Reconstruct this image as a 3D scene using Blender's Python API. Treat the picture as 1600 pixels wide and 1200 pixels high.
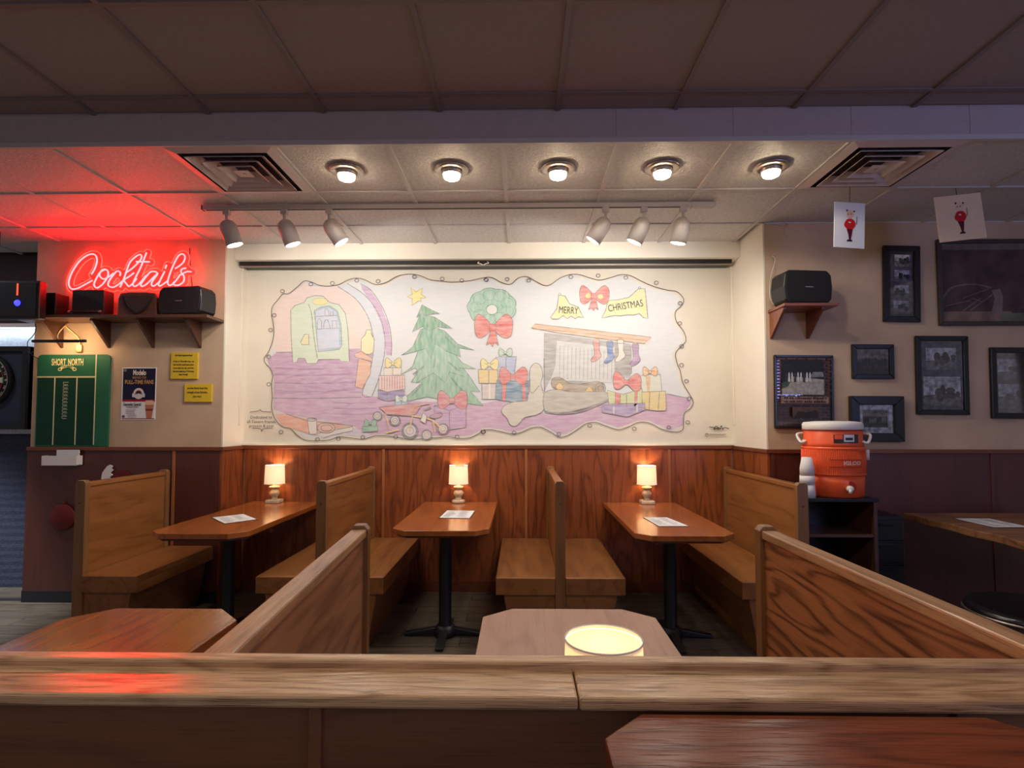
import bpy, bmesh, math, random
import numpy as np
from mathutils import Vector, Matrix
from mathutils.geometry import tessellate_polygon

for o in list(bpy.data.objects): bpy.data.objects.remove(o)
SC = bpy.context.scene
COL = SC.collection
R = math.radians
random.seed(4)

# ------------------------------------------------------------------ camera
FPX, PCY, CAMH, PITCH, YAW = 860.0, 622.5, 1.42, R(2.5), R(1.0)
cd = bpy.data.cameras.new('camera'); cam = bpy.data.objects.new('camera', cd); COL.objects.link(cam)
cam.location = (0, 0, CAMH); cam.rotation_euler = (R(90) + PITCH, 0, YAW)
cd.sensor_width = 36; cd.lens = 36 * FPX / 1600; cd.shift_y = (PCY - 600) / 1600; cd.clip_start = 0.02
SC.camera = cam

# ------------------------------------------------------------------ world + exposure
w = bpy.data.worlds.new('world'); SC.world = w; w.use_nodes = True
w.node_tree.nodes['Background'].inputs[0].default_value = (0.70, 0.63, 0.66, 1)
w.node_tree.nodes['Background'].inputs[1].default_value = 0.12
vs = SC.view_settings
vs.view_transform = 'Standard'; vs.look = 'None'; vs.gamma = 1; vs.exposure = 1.0; vs.use_curve_mapping = False

# lamp powers (each lamp object is built further down)
DOWNLIGHT_W, TRACK_W, TABLELAMP_W, NEON_E = 5.0, 10.5, 1.1, 30.0
WARM = (1.0, 0.76, 0.50); NEUTRAL = (1.0, 0.95, 0.87)

# ------------------------------------------------------------------ photo ray helpers (a pixel on a plane of known depth)
def ray(px, py):
    x = (px - 800) / FPX; u = (PCY - py) / FPX
    fy = math.cos(PITCH) - u * math.sin(PITCH); uz = math.sin(PITCH) + u * math.cos(PITCH)
    return x * math.cos(YAW) - fy * math.sin(YAW), x * math.sin(YAW) + fy * math.cos(YAW), uz
def atY(px, py, Y):
    a, b, c = ray(px, py); t = Y / b
    return a * t, CAMH + c * t
def atZ(px, py, Z):
    a, b, c = ray(px, py); t = (Z - CAMH) / c
    return a * t, b * t

# ------------------------------------------------------------------ materials
def lin(c):
    return tuple(((v / 255) / 12.92 if v / 255 <= 0.04045 else ((v / 255 + 0.055) / 1.055) ** 2.4) for v in c[:3]) + (1,)
MATS = {}
def newmat(name):
    m = bpy.data.materials.new(name); m.use_nodes = True
    nt = m.node_tree; b = nt.nodes['Principled BSDF']
    MATS[name] = m
    return m, nt, b
def N(nt, t, **kw):
    n = nt.nodes.new(t)
    for k, v in kw.items(): setattr(n, k, v)
    return n
def plain(name, col, rough=0.5, metal=0.0, noise=0.0, nscale=8.0, bump=0.0, bscale=60.0, spec=None, coat=0.0):
    m, nt, b = newmat(name)
    c = lin(col); b.inputs['Base Color'].default_value = c
    b.inputs['Roughness'].default_value = rough; b.inputs['Metallic'].default_value = metal
    if spec is not None: b.inputs['Specular IOR Level'].default_value = spec
    if coat: b.inputs['Coat Weight'].default_value = coat; b.inputs['Coat Roughness'].default_value = 0.12
    tc = N(nt, 'ShaderNodeTexCoord')
    if noise:
        n = N(nt, 'ShaderNodeTexNoise'); n.inputs['Scale'].default_value = nscale; n.inputs['Detail'].default_value = 6
        nt.links.new(tc.outputs['Object'], n.inputs['Vector'])
        r = N(nt, 'ShaderNodeValToRGB')
        r.color_ramp.elements[0].position = 0.3; r.color_ramp.elements[1].position = 0.7
        r.color_ramp.elements[0].color = tuple(v * (1 - noise) for v in c[:3]) + (1,)
        r.color_ramp.elements[1].color = tuple(min(1, v * (1 + noise * 0.6)) for v in c[:3]) + (1,)
        nt.links.new(n.outputs['Fac'], r.inputs[0]); nt.links.new(r.outputs[0], b.inputs['Base Color'])
    if bump:
        n2 = N(nt, 'ShaderNodeTexNoise'); n2.inputs['Scale'].default_value = bscale; n2.inputs['Detail'].default_value = 4
        nt.links.new(tc.outputs['Object'], n2.inputs['Vector'])
        bp = N(nt, 'ShaderNodeBump'); bp.inputs['Strength'].default_value = bump; bp.inputs['Distance'].default_value = 0.006
        nt.links.new(n2.outputs['Fac'], bp.inputs['Height']); nt.links.new(bp.outputs[0], b.inputs['Normal'])
    return m
def emit(name, col, strength, base=(20, 20, 20)):
    m, nt, b = newmat(name)
    b.inputs['Base Color'].default_value = lin(base)
    b.inputs['Emission Color'].default_value = col + (1,) if len(col) == 3 else col
    b.inputs['Emission Strength'].default_value = strength
    return m
def wood(name, light, dark, axis='Z', rough=0.38, freq=12.0, ring=0.5, scale=5.0, coat=0.25, pores=0.35, bump=0.12, spec=None, fine=1.0):
    """oiled oak veneer: contour bands of a stretched noise give cathedral grain, short dashes give pores"""
    m, nt, b = newmat(name); L = nt.links
    tc = N(nt, 'ShaderNodeTexCoord'); oi = N(nt, 'ShaderNodeObjectInfo')
    add = N(nt, 'ShaderNodeVectorMath', operation='ADD')
    mul = N(nt, 'ShaderNodeVectorMath', operation='SCALE'); mul.inputs[0].default_value = (3.1, 7.7, 5.3)
    L.new(oi.outputs['Random'], mul.inputs['Scale']); L.new(tc.outputs['Object'], add.inputs[0]); L.new(mul.outputs[0], add.inputs[1])
    def noise(sa, sc, det, rg=0.5):
        mp = N(nt, 'ShaderNodeMapping'); v = [sc, sc, sc]; v['XYZ'.index(axis)] = sa
        mp.inputs['Scale'].default_value = v; L.new(add.outputs[0], mp.inputs['Vector'])
        n = N(nt, 'ShaderNodeTexNoise'); n.inputs['Scale'].default_value = 1.0; n.inputs['Detail'].default_value = det; n.inputs['Roughness'].default_value = rg
        L.new(mp.outputs[0], n.inputs['Vector']); return n.outputs['Fac']
    def math_(op, x, y=None, z=None, clamp=False):
        n = N(nt, 'ShaderNodeMath', operation=op, use_clamp=clamp)
        for i, q in enumerate((x, y, z)):
            if q is None: continue
            if isinstance(q, (int, float)): n.inputs[i].default_value = q
            else: L.new(q, n.inputs[i])
        return n.outputs[0]
    n1 = noise(scale * 0.16, scale, 2.5, 0.42); nb = noise(0.7, 3.0, 3); npz = noise(7.0 * fine, 210.0 * fine, 2); nf = noise(2.2, 60.0 * fine, 4)
    band = math_('POWER', math_('MULTIPLY_ADD', math_('SINE', math_('MULTIPLY', n1, freq * 6.0)), 0.5, 0.5), 2.6)
    band = math_('MULTIPLY', band, math_('MULTIPLY_ADD', nf, 1.2, 0.3))
    pore = math_('MULTIPLY', math_('SUBTRACT', npz, 0.54, clamp=True), 5.0, clamp=True)
    f = math_('MULTIPLY', band, ring)
    f = math_('MULTIPLY_ADD', pore, pores, f)
    f = math_('MULTIPLY_ADD', math_('SUBTRACT', nf, 0.5), pores * 1.3, f)
    f = math_('MULTIPLY_ADD', math_('SUBTRACT', nb, 0.42), 0.9, f)
    f = math_('ADD', f, 0.1, clamp=True)
    mix = N(nt, 'ShaderNodeMix', data_type='RGBA')
    mix.inputs[6].default_value = lin(light); mix.inputs[7].default_value = lin(dark)
    L.new(f, mix.inputs[0]); L.new(mix.outputs[2], b.inputs['Base Color'])
    b.inputs['Roughness'].default_value = rough
    if spec is not None: b.inputs['Specular IOR Level'].default_value = spec
    b.inputs['Coat Weight'].default_value = coat; b.inputs['Coat Roughness'].default_value = max(0.1, rough * 0.6)
    bp = N(nt, 'ShaderNodeBump'); bp.inputs['Strength'].default_value = bump; bp.inputs['Distance'].default_value = 0.002; bp.invert = True
    L.new(f, bp.inputs['Height']); L.new(bp.outputs[0], b.inputs['Normal'])
    return m
def paint_mat(name, streak=0.0, rough=0.6, contrast=0.0, nscale=25.0, stretch=(1, 1, 1)):
    """flat print or drawing: colours come from the drawn shapes, streaks are pencil texture"""
    m, nt, b = newmat(name); L = nt.links
    a = N(nt, 'ShaderNodeAttribute', attribute_name='Col')
    out = a.outputs['Color']
    tc = N(nt, 'ShaderNodeTexCoord'); mp = N(nt, 'ShaderNodeMapping'); mp.inputs['Scale'].default_value = stretch
    L.new(tc.outputs['Object'], mp.inputs[0])
    if streak:
        n = N(nt, 'ShaderNodeTexNoise'); n.inputs['Scale'].default_value = nscale; n.inputs['Detail'].default_value = 5; n.inputs['Distortion'].default_value = 0.4
        L.new(mp.outputs[0], n.inputs['Vector'])
        r = N(nt, 'ShaderNodeMapRange'); r.inputs['From Min'].default_value = 0.35; r.inputs['From Max'].default_value = 0.72; r.inputs['To Min'].default_value = 0.2; r.inputs['To Max'].default_value = streak
        L.new(n.outputs['Fac'], r.inputs['Value'])
        mx = N(nt, 'ShaderNodeMix', data_type='RGBA'); mx.inputs[7].default_value = lin((232, 226, 218))
        L.new(r.outputs[0], mx.inputs[0]); L.new(out, mx.inputs[6]); out = mx.outputs[2]
    if contrast:
        n = N(nt, 'ShaderNodeTexNoise'); n.inputs['Scale'].default_value = nscale; n.inputs['Detail'].default_value = 7
        L.new(mp.outputs[0], n.inputs['Vector'])
        r = N(nt, 'ShaderNodeMapRange'); r.inputs['From Min'].default_value = 0.35; r.inputs['From Max'].default_value = 0.65
        r.inputs['To Min'].default_value = 1 - contrast; r.inputs['To Max'].default_value = 1 + contrast * 0.7
        L.new(n.outputs['Fac'], r.inputs['Value'])
        vm = N(nt, 'ShaderNodeVectorMath', operation='SCALE'); L.new(out, vm.inputs[0]); L.new(r.outputs[0], vm.inputs['Scale']); out = vm.outputs[0]
    L.new(out, b.inputs['Base Color']); b.inputs['Roughness'].default_value = rough
    b.inputs['Specular IOR Level'].default_value = 0.2
    return m

M = {}
M['white_wall'] = plain('white_paint', (226, 216, 198), 0.75, noise=0.05, nscale=2.5, bump=0.04, bscale=120)
M['tan_wall'] = plain('tan_plaster', (196, 166, 136), 0.7, noise=0.16, nscale=3.0, bump=0.10, bscale=30)
M['tile'] = plain('ceiling_tile', (204, 198, 194), 0.55, noise=0.16, nscale=45, bump=0.8, bscale=85)
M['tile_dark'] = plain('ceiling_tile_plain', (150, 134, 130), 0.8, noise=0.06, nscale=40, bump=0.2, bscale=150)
M['grid'] = plain('grid_metal', (196, 188, 184), 0.5)
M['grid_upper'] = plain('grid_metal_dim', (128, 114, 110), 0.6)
M['soffit'] = plain('soffit_board', (184, 168, 164), 0.8, noise=0.06, nscale=30, bump=0.2, bscale=150)
M['wainscot'] = wood('wainscot_oak', (152, 80, 40), (86, 36, 16), 'Z', 0.36, freq=8, ring=0.5, scale=7.0)
M['wainscot_red'] = wood('wainscot_dark', (90, 42, 32), (60, 25, 19), 'Z', 0.45, freq=5, ring=0.2, scale=5.0)
M['wainscot_trim'] = wood('wainscot_trim', (120, 62, 34), (80, 36, 18), 'X', 0.4, freq=5, ring=0.2)
M['batten'] = wood('batten_oak', (166, 102, 58), (120, 66, 34), 'Z', 0.4, freq=5, ring=0.2)
M['booth'] = wood('booth_oak', (156, 100, 52), (104, 60, 28), 'Y', 0.36, freq=6, ring=0.35, scale=5.0)
M['booth_post'] = wood('booth_post_oak', (146, 100, 58), (100, 64, 36), 'Z', 0.4, freq=5, ring=0.25)
M['divider'] = wood('divider_oak', (186, 122, 74), (98, 52, 26), 'Y', 0.36, freq=8, ring=0.75, scale=8.5, pores=0.35)
M['divider_grey'] = wood('divider_oak_grey', (184, 130, 88), (124, 80, 50), 'Y', 0.38, freq=7, ring=0.5, scale=6.0, pores=0.35)
M['rail'] = wood('rail_oak', (200, 152, 106), (122, 84, 54), 'Y', 0.38, freq=5, ring=0.3, scale=9.0, pores=0.6, fine=1.8)
M['counter'] = wood('counter_oak', (232, 186, 138), (140, 98, 62), 'X', 0.28, freq=8, ring=0.4, scale=14.0, pores=0.5, bump=0.5, fine=2.6)
M['counter_panel'] = wood('counter_panel', (150, 96, 56), (108, 64, 34), 'X', 0.42, freq=5, ring=0.35, scale=8.0, fine=2.2)
M['table'] = wood('table_oak', (170, 96, 44), (118, 60, 25), 'Y', 0.24, freq=6, ring=0.35, scale=5.0, coat=0.6)
M['table_pale'] = wood('table_oak_pale', (194, 148, 120), (162, 112, 86), 'Y', 0.34, freq=6, ring=0.35, scale=6.0, coat=0.3)
M['table_red'] = wood('table_oak_red', (138, 70, 38), (88, 38, 18), 'X', 0.26, freq=9, ring=0.5, scale=10.0, coat=0.1, spec=0.22, bump=0.5, fine=2.2)
M['live_edge'] = wood('live_edge_top', (150, 104, 70), (90, 56, 34), 'X', 0.4, freq=8, ring=0.5)
M['shelf_wood'] = wood('shelf_wood', (134, 72, 46), (92, 44, 26), 'X', 0.4, freq=6, ring=0.3)
M['shelf_dark'] = wood('shelf_dark', (96, 58, 40), (62, 34, 22), 'X', 0.45, freq=6, ring=0.3)
M['lamp_wood'] = wood('lamp_wood', (206, 186, 160), (140, 118, 92), 'Z', 0.5, freq=5, ring=0.3)
M['floor'] = wood('floor_plank', (104, 92, 76), (56, 47, 37), 'X', 0.42, freq=8, ring=0.4, scale=6.0)
M['floor_base'] = plain('floor_base', (40, 34, 28), 0.7)
M['black'] = plain('black_plastic', (24, 22, 24), 0.42, noise=0.1, nscale=40)
M['black_matte'] = plain('black_cloth', (20, 18, 20), 0.85, bump=0.3, bscale=300)
M['iron'] = plain('cast_iron', (26, 25, 27), 0.45, noise=0.15, nscale=30)
M['frame_black'] = plain('frame_black', (24, 22, 24), 0.3, noise=0.1, nscale=20)
M['frame_brown'] = plain('frame_brown', (60, 48, 42), 0.4, noise=0.2, nscale=20)
M['metal'] = plain('brushed_metal', (180, 168, 156), 0.32, metal=0.9)
M['brass'] = plain('brass', (190, 150, 100), 0.3, metal=1.0)
M['can'] = plain('lamp_can', (176, 164, 156), 0.42, noise=0.04, nscale=20)
M['vent'] = plain('vent_metal', (204, 186, 180), 0.5, noise=0.06, nscale=10)
M['vent_dark'] = plain('vent_inside', (44, 38, 38), 0.8)
M['white_plastic'] = plain('white_plastic', (230, 222, 214), 0.4)
M['foam'] = plain('foam_cup', (226, 216, 212), 0.6)
M['orange'] = plain('orange_plastic', (246, 96, 48), 0.38, noise=0.05, nscale=12)
M['orange_dark'] = plain('orange_dark', (150, 32, 12), 0.5)
M['paper'] = plain('paper', (226, 224, 224), 0.7, noise=0.03, nscale=30)
M['paper_tan'] = plain('paper_tan', (226, 196, 160), 0.7, noise=0.05, nscale=20)
M['yellow'] = plain('yellow_card', (216, 178, 40), 0.6, noise=0.05, nscale=20)
M['ink'] = plain('ink', (40, 26, 20), 0.7)
M['white_print'] = plain('white_print', (226, 220, 200), 0.6)
M['cream_print'] = plain('cream_print', (226, 214, 150), 0.6)
M['gold_print'] = plain('gold_print', (200, 150, 96), 0.6)
M['pencil'] = plain('pencil_line', (84, 76, 80), 0.8)
M['green_board'] = plain('green_board', (26, 98, 66), 0.6, noise=0.08, nscale=5)
M['green_dark'] = plain('green_board_dark', (20, 60, 46), 0.6, noise=0.12, nscale=5)
M['carpet'] = plain('blue_carpet', (56, 60, 80), 0.95, noise=0.3, nscale=50, bump=0.6, bscale=90)
M['stucco'] = plain('white_stucco', (206, 212, 224), 0.8, noise=0.2, nscale=60, bump=0.5, bscale=70)
M['dark_wall'] = plain('dark_wall', (60, 40, 42), 0.85, noise=0.1, nscale=4)
M['felt'] = plain('dark_felt', (44, 50, 66), 0.8, noise=0.1, nscale=8)
M['red_paper'] = plain('red_paper', (104, 14, 14), 0.7, noise=0.1, nscale=20)
M['kick'] = plain('black_kick', (22, 20, 26), 0.6)
M['wire_white'] = plain('white_wire', (190, 176, 160), 0.5)
M['wire_dark'] = plain('dark_wire', (30, 28, 30), 0.5)
M['stool'] = plain('stool_vinyl', (26, 24, 28), 0.25)
M['print'] = paint_mat('flat_print')
M['mural'] = paint_mat('mural_pencil', streak=0.55, nscale=9.0, stretch=(1, 1, 5), rough=0.8)
M['mural_tree'] = paint_mat('mural_pencil_leaf', streak=0.55, nscale=3.0, stretch=(14, 1, 3.5), rough=0.8)
M['photo'] = paint_mat('photo_print', contrast=0.6, nscale=28.0, rough=0.5)
M['canvas'] = paint_mat('canvas_paint', contrast=0.35, nscale=7.0, rough=0.6)
M['brickprint'] = paint_mat('brick_print', contrast=0.25, nscale=40.0, rough=0.5)
M['bulb'] = emit('bulb_glow', (1.0, 0.80, 0.52), 26.0)
M['rim_glow'] = emit('track_bulb_glow', (1.0, 0.88, 0.70), 14.0)
M['neon'] = emit('neon_tube', (1.0, 0.011, 0.012), NEON_E, (200, 60, 60))
M['led_blue'] = emit('led_blue', (0.02, 0.02, 1.0), 3.0)
M['led_red'] = emit('led_red', (1.0, 0.10, 0.04), 0.7)
M['led_cool'] = emit('led_cool', (0.72, 0.86, 1.0), 16.0)
M['picture_lamp_glow'] = emit('picture_lamp_glow', (1.0, 0.66, 0.36), 42.0)
M['screen'] = emit('fill_screen_blue', (0.36, 0.42, 1.0), 7.0)
# lamp shade: thin paper lit from inside
m, nt, b = newmat('lamp_shade_paper'); M['shade'] = m
tr = N(nt, 'ShaderNodeBsdfTranslucent'); tr.inputs[0].default_value = lin((255, 232, 196))
df = N(nt, 'ShaderNodeBsdfDiffuse'); df.inputs[0].default_value = lin((244, 226, 196))
mx = N(nt, 'ShaderNodeMixShader'); mx.inputs[0].default_value = 0.035
em = N(nt, 'ShaderNodeEmission'); em.inputs[0].default_value = (1.0, 0.76, 0.46, 1); em.inputs[1].default_value = 0.20
ad = N(nt, 'ShaderNodeAddShader')
nt.links.new(df.outputs[0], mx.inputs[1]); nt.links.new(tr.outputs[0], mx.inputs[2])
nt.links.new(mx.outputs[0], ad.inputs[0]); nt.links.new(em.outputs[0], ad.inputs[1])
nt.links.new(ad.outputs[0], nt.nodes['Material Output'].inputs[0])
# picture glass
m, nt, b = newmat('picture_glass'); M['glass'] = m
tp = N(nt, 'ShaderNodeBsdfTransparent'); gl = N(nt, 'ShaderNodeBsdfGlossy'); gl.inputs['Roughness'].default_value = 0.03
fr = N(nt, 'ShaderNodeFresnel'); fr.inputs[0].default_value = 1.5
mx = N(nt, 'ShaderNodeMixShader')
nt.links.new(fr.outputs[0], mx.inputs[0]); nt.links.new(tp.outputs[0], mx.inputs[1]); nt.links.new(gl.outputs[0], mx.inputs[2])
nt.links.new(mx.outputs[0], nt.nodes['Material Output'].inputs[0])
# acrylic backing of the neon sign
m, nt, b = newmat('red_acrylic'); M['acrylic'] = m
tp = N(nt, 'ShaderNodeBsdfTransparent'); tp.inputs[0].default_value = (1, 0.8, 0.8, 1)
dd = N(nt, 'ShaderNodeBsdfDiffuse'); dd.inputs[0].default_value = lin((235, 120, 110))
mx = N(nt, 'ShaderNodeMixShader'); mx.inputs[0].default_value = 0.30
nt.links.new(tp.outputs[0], mx.inputs[1]); nt.links.new(dd.outputs[0], mx.inputs[2]); nt.links.new(mx.outputs[0], nt.nodes['Material Output'].inputs[0])
M['acrylic_edge_glow'] = emit('acrylic_edge_glow', (1.0, 0.07, 0.05), 1.6, (200, 60, 60))  # edge glow caught from the tubes, put in as emission

# ------------------------------------------------------------------ mesh helpers
class MB:
    def __init__(s): s.v = []; s.f = []; s.sm = []
    def _add(s, vs, fs, smooth=False):
        k = len(s.v); s.v += [tuple(p) for p in vs]; s.f += [tuple(i + k for i in f) for f in fs]; s.sm += [smooth] * len(fs); return s
    def box(s, x0, x1, y0, y1, z0, z1):
        v = [(x0, y0, z0), (x1, y0, z0), (x1, y1, z0), (x0, y1, z0), (x0, y0, z1), (x1, y0, z1), (x1, y1, z1), (x0, y1, z1)]
        return s._add(v, [(0, 3, 2, 1), (4, 5, 6, 7), (0, 1, 5, 4), (1, 2, 6, 5), (2, 3, 7, 6), (3, 0, 4, 7)])
    def prism(s, pts, axis, d0, d1):
        n = len(pts)
        def P(p, d): return {'x': (d, p[0], p[1]), 'y': (p[0], d, p[1]), 'z': (p[0], p[1], d)}[axis]
        v = [P(p, d0) for p in pts] + [P(p, d1) for p in pts]
        fs = [tuple(range(n)), tuple(range(2 * n - 1, n - 1, -1))] + [(i, (i + 1) % n, n + (i + 1) % n, n + i) for i in range(n)]
        return s._add(v, fs)
    def lathe(s, prof, n=24, c=(0, 0, 0), axis='z', cap=True, smooth=True):
        k = len(prof); v = []
        for i in range(n):
            a = 2 * math.pi * i / n; ca, sa = math.cos(a), math.sin(a)
            for r, h in prof:
                p = (r * ca, r * sa, h)
                if axis == 'y': p = (p[0], p[2], p[1])
                if axis == 'x': p = (p[2], p[0], p[1])
                v.append((p[0] + c[0], p[1] + c[1], p[2] + c[2]))
        fs = []
        for i in range(n):
            j = (i + 1) % n
            for q in range(k - 1): fs.append((i * k + q, j * k + q, j * k + q + 1, i * k + q + 1))
        s._add(v, fs, smooth)
        if cap:
            b = len(s.v) - n * k
            if prof[0][0] > 1e-6: s.f.append(tuple(b + i * k for i in range(n))[::-1]); s.sm.append(False)
            if prof[-1][0] > 1e-6: s.f.append(tuple(b + i * k + k - 1 for i in range(n))); s.sm.append(False)
        return s
    def tube(s, path, r, n=8, closed=False, flat=None):
        pts = [Vector(p) for p in path]; m_ = len(pts); rings = []
        up = Vector((0.13, 0.97, 0.21)).normalized()
        for i, p in enumerate(pts):
            a = pts[(i - 1) % m_] if closed or i > 0 else p; b_ = pts[(i + 1) % m_] if closed or i < m_ - 1 else p
            t = (b_ - a)
            t = t.normalized() if t.length > 1e-9 else Vector((0, 0, 1))
            u = up - t * up.dot(t)
            if u.length < 1e-3: u = Vector((1, 0, 0)) - t * t.x
            u.normalize(); q = t.cross(u)
            rr = r[i] if isinstance(r, (list, tuple)) else r
            rings.append([p + (u * math.cos(2 * math.pi * k / n) + q * math.sin(2 * math.pi * k / n)) * rr for k in range(n)])
        v = [x for rg in rings for x in rg]; fs = []
        for i in range(m_ if closed else m_ - 1):
            j = (i + 1) % m_
            for k in range(n): fs.append((i * n + k, i * n + (k + 1) % n, j * n + (k + 1) % n, j * n + k))
        if not closed: fs += [tuple(range(n))[::-1], tuple((m_ - 1) * n + k for k in range(n))]
        return s._add(v, fs, True)
    def build(s, name, mat, parent=None, loc=None, rot=None, bevel=0.0, seg=2):
        me = bpy.data.meshes.new(name); me.from_pydata(s.v, [], s.f)
        bm = bmesh.new(); bm.from_mesh(me); bmesh.ops.recalc_face_normals(bm, faces=bm.faces); bm.to_mesh(me); bm.free()
        me.polygons.foreach_set('use_smooth', s.sm)
        mt = M[mat] if isinstance(mat, str) else mat
        me.materials.append(mt); me.update()
        return place(name, me, parent, loc, rot, bevel, seg)
def place(name, me, parent=None, loc=None, rot=None, bevel=0.0, seg=2):
    o = bpy.data.objects.new(name, me); COL.objects.link(o)
    if parent: o.parent = parent
    if loc: o.location = loc
    if rot: o.rotation_euler = rot
    if bevel:
        bv = o.modifiers.new('bevel', 'BEVEL'); bv.width = bevel; bv.segments = seg; bv.limit_method = 'ANGLE'; bv.angle_limit = R(40)
    return o
def tag(o, label, cat=None, group=None, kind=None):
    o['label'] = label
    if cat: o['category'] = cat
    if group: o['group'] = group
    if kind: o['kind'] = kind
    return o
def thing(name, label, cat, loc=(0, 0, 0), rot=(0, 0, 0), group=None, kind=None):
    o = bpy.data.objects.new(name, None); COL.objects.link(o); o.location = loc; o.rotation_euler = rot
    o.empty_display_size = 0.05
    return tag(o, label, cat, group, kind)
def dup(root, loc, rot=None, label=None):
    r = root.copy(); COL.objects.link(r); r.location = loc
    if rot is not None: r.rotation_euler = rot
    if label: r['label'] = label
    for ch in list(root.children):
        c = ch.copy(); COL.objects.link(c); c.parent = r
        for g in list(ch.children):
            d = g.copy(); COL.objects.link(d); d.parent = c
    return r
def catmull(pts, n=8, closed=False):
    P = [Vector(p) for p in pts]; k = len(P); out = []
    if k < 3: return P
    rng = range(k) if closed else range(k - 1)
    for i in rng:
        p0 = P[(i - 1) % k] if closed or i > 0 else P[i]; p1 = P[i]; p2 = P[(i + 1) % k]
        p3 = P[(i + 2) % k] if closed or i + 2 < k else P[(i + 1) % k]
        for j in range(n):
            t = j / n
            out.append(0.5 * ((2 * p1) + (p2 - p0) * t + (2 * p0 - 5 * p1 + 4 * p2 - p3) * t * t + (3 * p1 - p0 - 3 * p2 + p3) * t ** 3))
    if not closed: out.append(P[-1])
    return out
class Draw:
    """flat drawing on a wall, sheet or board: coloured polygons and lines, one above the other by fractions of a millimetre"""
    def __init__(s, tf, base=0.0, step=0.00015): s.v = []; s.f = []; s.c = []; s.tf = tf; s.h = base; s.step = step
    def poly(s, pts, col, smooth=False, closed=True):
        if smooth: pts = catmull([(p[0], p[1], 0) for p in pts], 6, True)
        pts = [Vector((p[0], p[1], 0)) for p in pts]
        k = len(s.v); s.h += s.step
        s.v += [s.tf(p.x, p.y, s.h) for p in pts]
        c = lin(col)
        for t in tessellate_polygon([pts]): s.f.append(tuple(i + k for i in t)); s.c.append(c)
        return s
    def rect(s, x0, y0, x1, y1, col): return s.poly([(x0, y0), (x1, y0), (x1, y1), (x0, y1)], col)
    def ell(s, cx, cy, rx, ry, col, n=20): return s.poly([(cx + rx * math.cos(2 * math.pi * i / n), cy + ry * math.sin(2 * math.pi * i / n)) for i in range(n)], col)
    def line(s, pts, wd, col, smooth=True, closed=False):
        pts = [(p[0], p[1], 0) for p in pts]
        P = catmull(pts, 6, closed) if smooth and len(pts) > 2 else [Vector(p) for p in pts]
        s.h += s.step; c = lin(col); k = len(s.v); m_ = len(P)
        for i, p in enumerate(P):
            a = P[(i - 1) % m_] if closed or i > 0 else p; b_ = P[(i + 1) % m_] if closed or i < m_ - 1 else p
            t = b_ - a; t = t.normalized() if t.length > 1e-9 else Vector((1, 0, 0))
            q = Vector((-t.y, t.x, 0)) * wd * 0.5
            s.v += [s.tf(p.x + q.x, p.y + q.y, s.h), s.tf(p.x - q.x, p.y - q.y, s.h)]
        for i in range(m_ if closed else m_ - 1):
            j = (i + 1) % m_
            s.f.append((k + 2 * i, k + 2 * i + 1, k + 2 * j + 1, k + 2 * j)); s.c.append(c)
        return s
    def ring(s, cx, cy, rx, ry, wd, col, n=16): return s.line([(cx + rx * math.cos(2 * math.pi * i / n), cy + ry * math.sin(2 * math.pi * i / n)) for i in range(n)], wd, col, False, True)
    def both(s, pts, col, wd, lc, smooth=True):
        s.poly(pts, col, smooth); return s.line(pts, wd, lc, smooth, True)
    def build(s, name, mat, parent=None, loc=None, rot=None):
        me = bpy.data.meshes.new(name); me.from_pydata([tuple(p) for p in s.v], [], s.f)
        ca = me.color_attributes.new('Col', 'FLOAT_COLOR', 'CORNER')
        data = []
        for p, c in zip(me.polygons, s.c): data += list(c) * p.loop_total
        ca.data.foreach_set('color', data)
        me.materials.append(M[mat]); me.update()
        return place(name, me, parent, loc, rot)
def text(s, size, mat, parent, loc, name='lettering', width=None, bold=0.0, rotz=0.0, align='CENTER', up=False, spacing=1.0):
    """flat lettering facing -Y (or +Z when up) at a local position"""
    cu = bpy.data.curves.new('t', 'FONT'); cu.body = s; cu.size = size; cu.align_x = align; cu.align_y = 'CENTER'; cu.offset = bold
    cu.space_character = spacing; cu.resolution_u = 3
    ob = bpy.data.objects.new('t', cu); COL.objects.link(ob)
    dg = bpy.context.evaluated_depsgraph_get()
    me = bpy.data.meshes.new_from_object(ob.evaluated_get(dg)); bpy.data.objects.remove(ob); bpy.data.curves.remove(cu)
    me.name = name; me.materials.clear(); me.materials.append(M[mat])
    sx = 1.0
    if width and len(me.vertices):
        xs = [v.co.x for v in me.vertices]; sx = width / max(1e-6, max(xs) - min(xs))
    ca, sa = math.cos(rotz), math.sin(rotz)
    for v in me.vertices:
        x, y = v.co.x * sx, v.co.y; x, y = x * ca - y * sa, x * sa + y * ca
        v.co = (x, y, 0) if up else (x, 0, y)
    return place(name, me, parent, loc)
def lamp(name, kind, parent, loc, power, color, radius=0.03, angle=None, blend=1.0, rot=None):
    ld = bpy.data.lights.new(name, kind); ld.energy = power; ld.color = color; ld.shadow_soft_size = radius
    if kind == 'SPOT': ld.spot_size = angle; ld.spot_blend = blend
    o = bpy.data.objects.new(name, ld); COL.objects.link(o); o.parent = parent; o.location = loc
    if rot: o.rotation_euler = rot
    return o

# ------------------------------------------------------------------ key planes
YM, YH, YL, YR = 4.70, 4.48, 4.37, 4.06        # mural wall, header, left wall, right wall
XL, XR = -2.40, 1.80                            # niche sides
ZC, ZU, YS = 2.895, 3.065, 2.845                # low ceiling, upper ceiling, soffit face
WZ = 1.225                                      # wainscot top
X0, X1 = -5.4, 4.6                              # extent of the room

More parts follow.
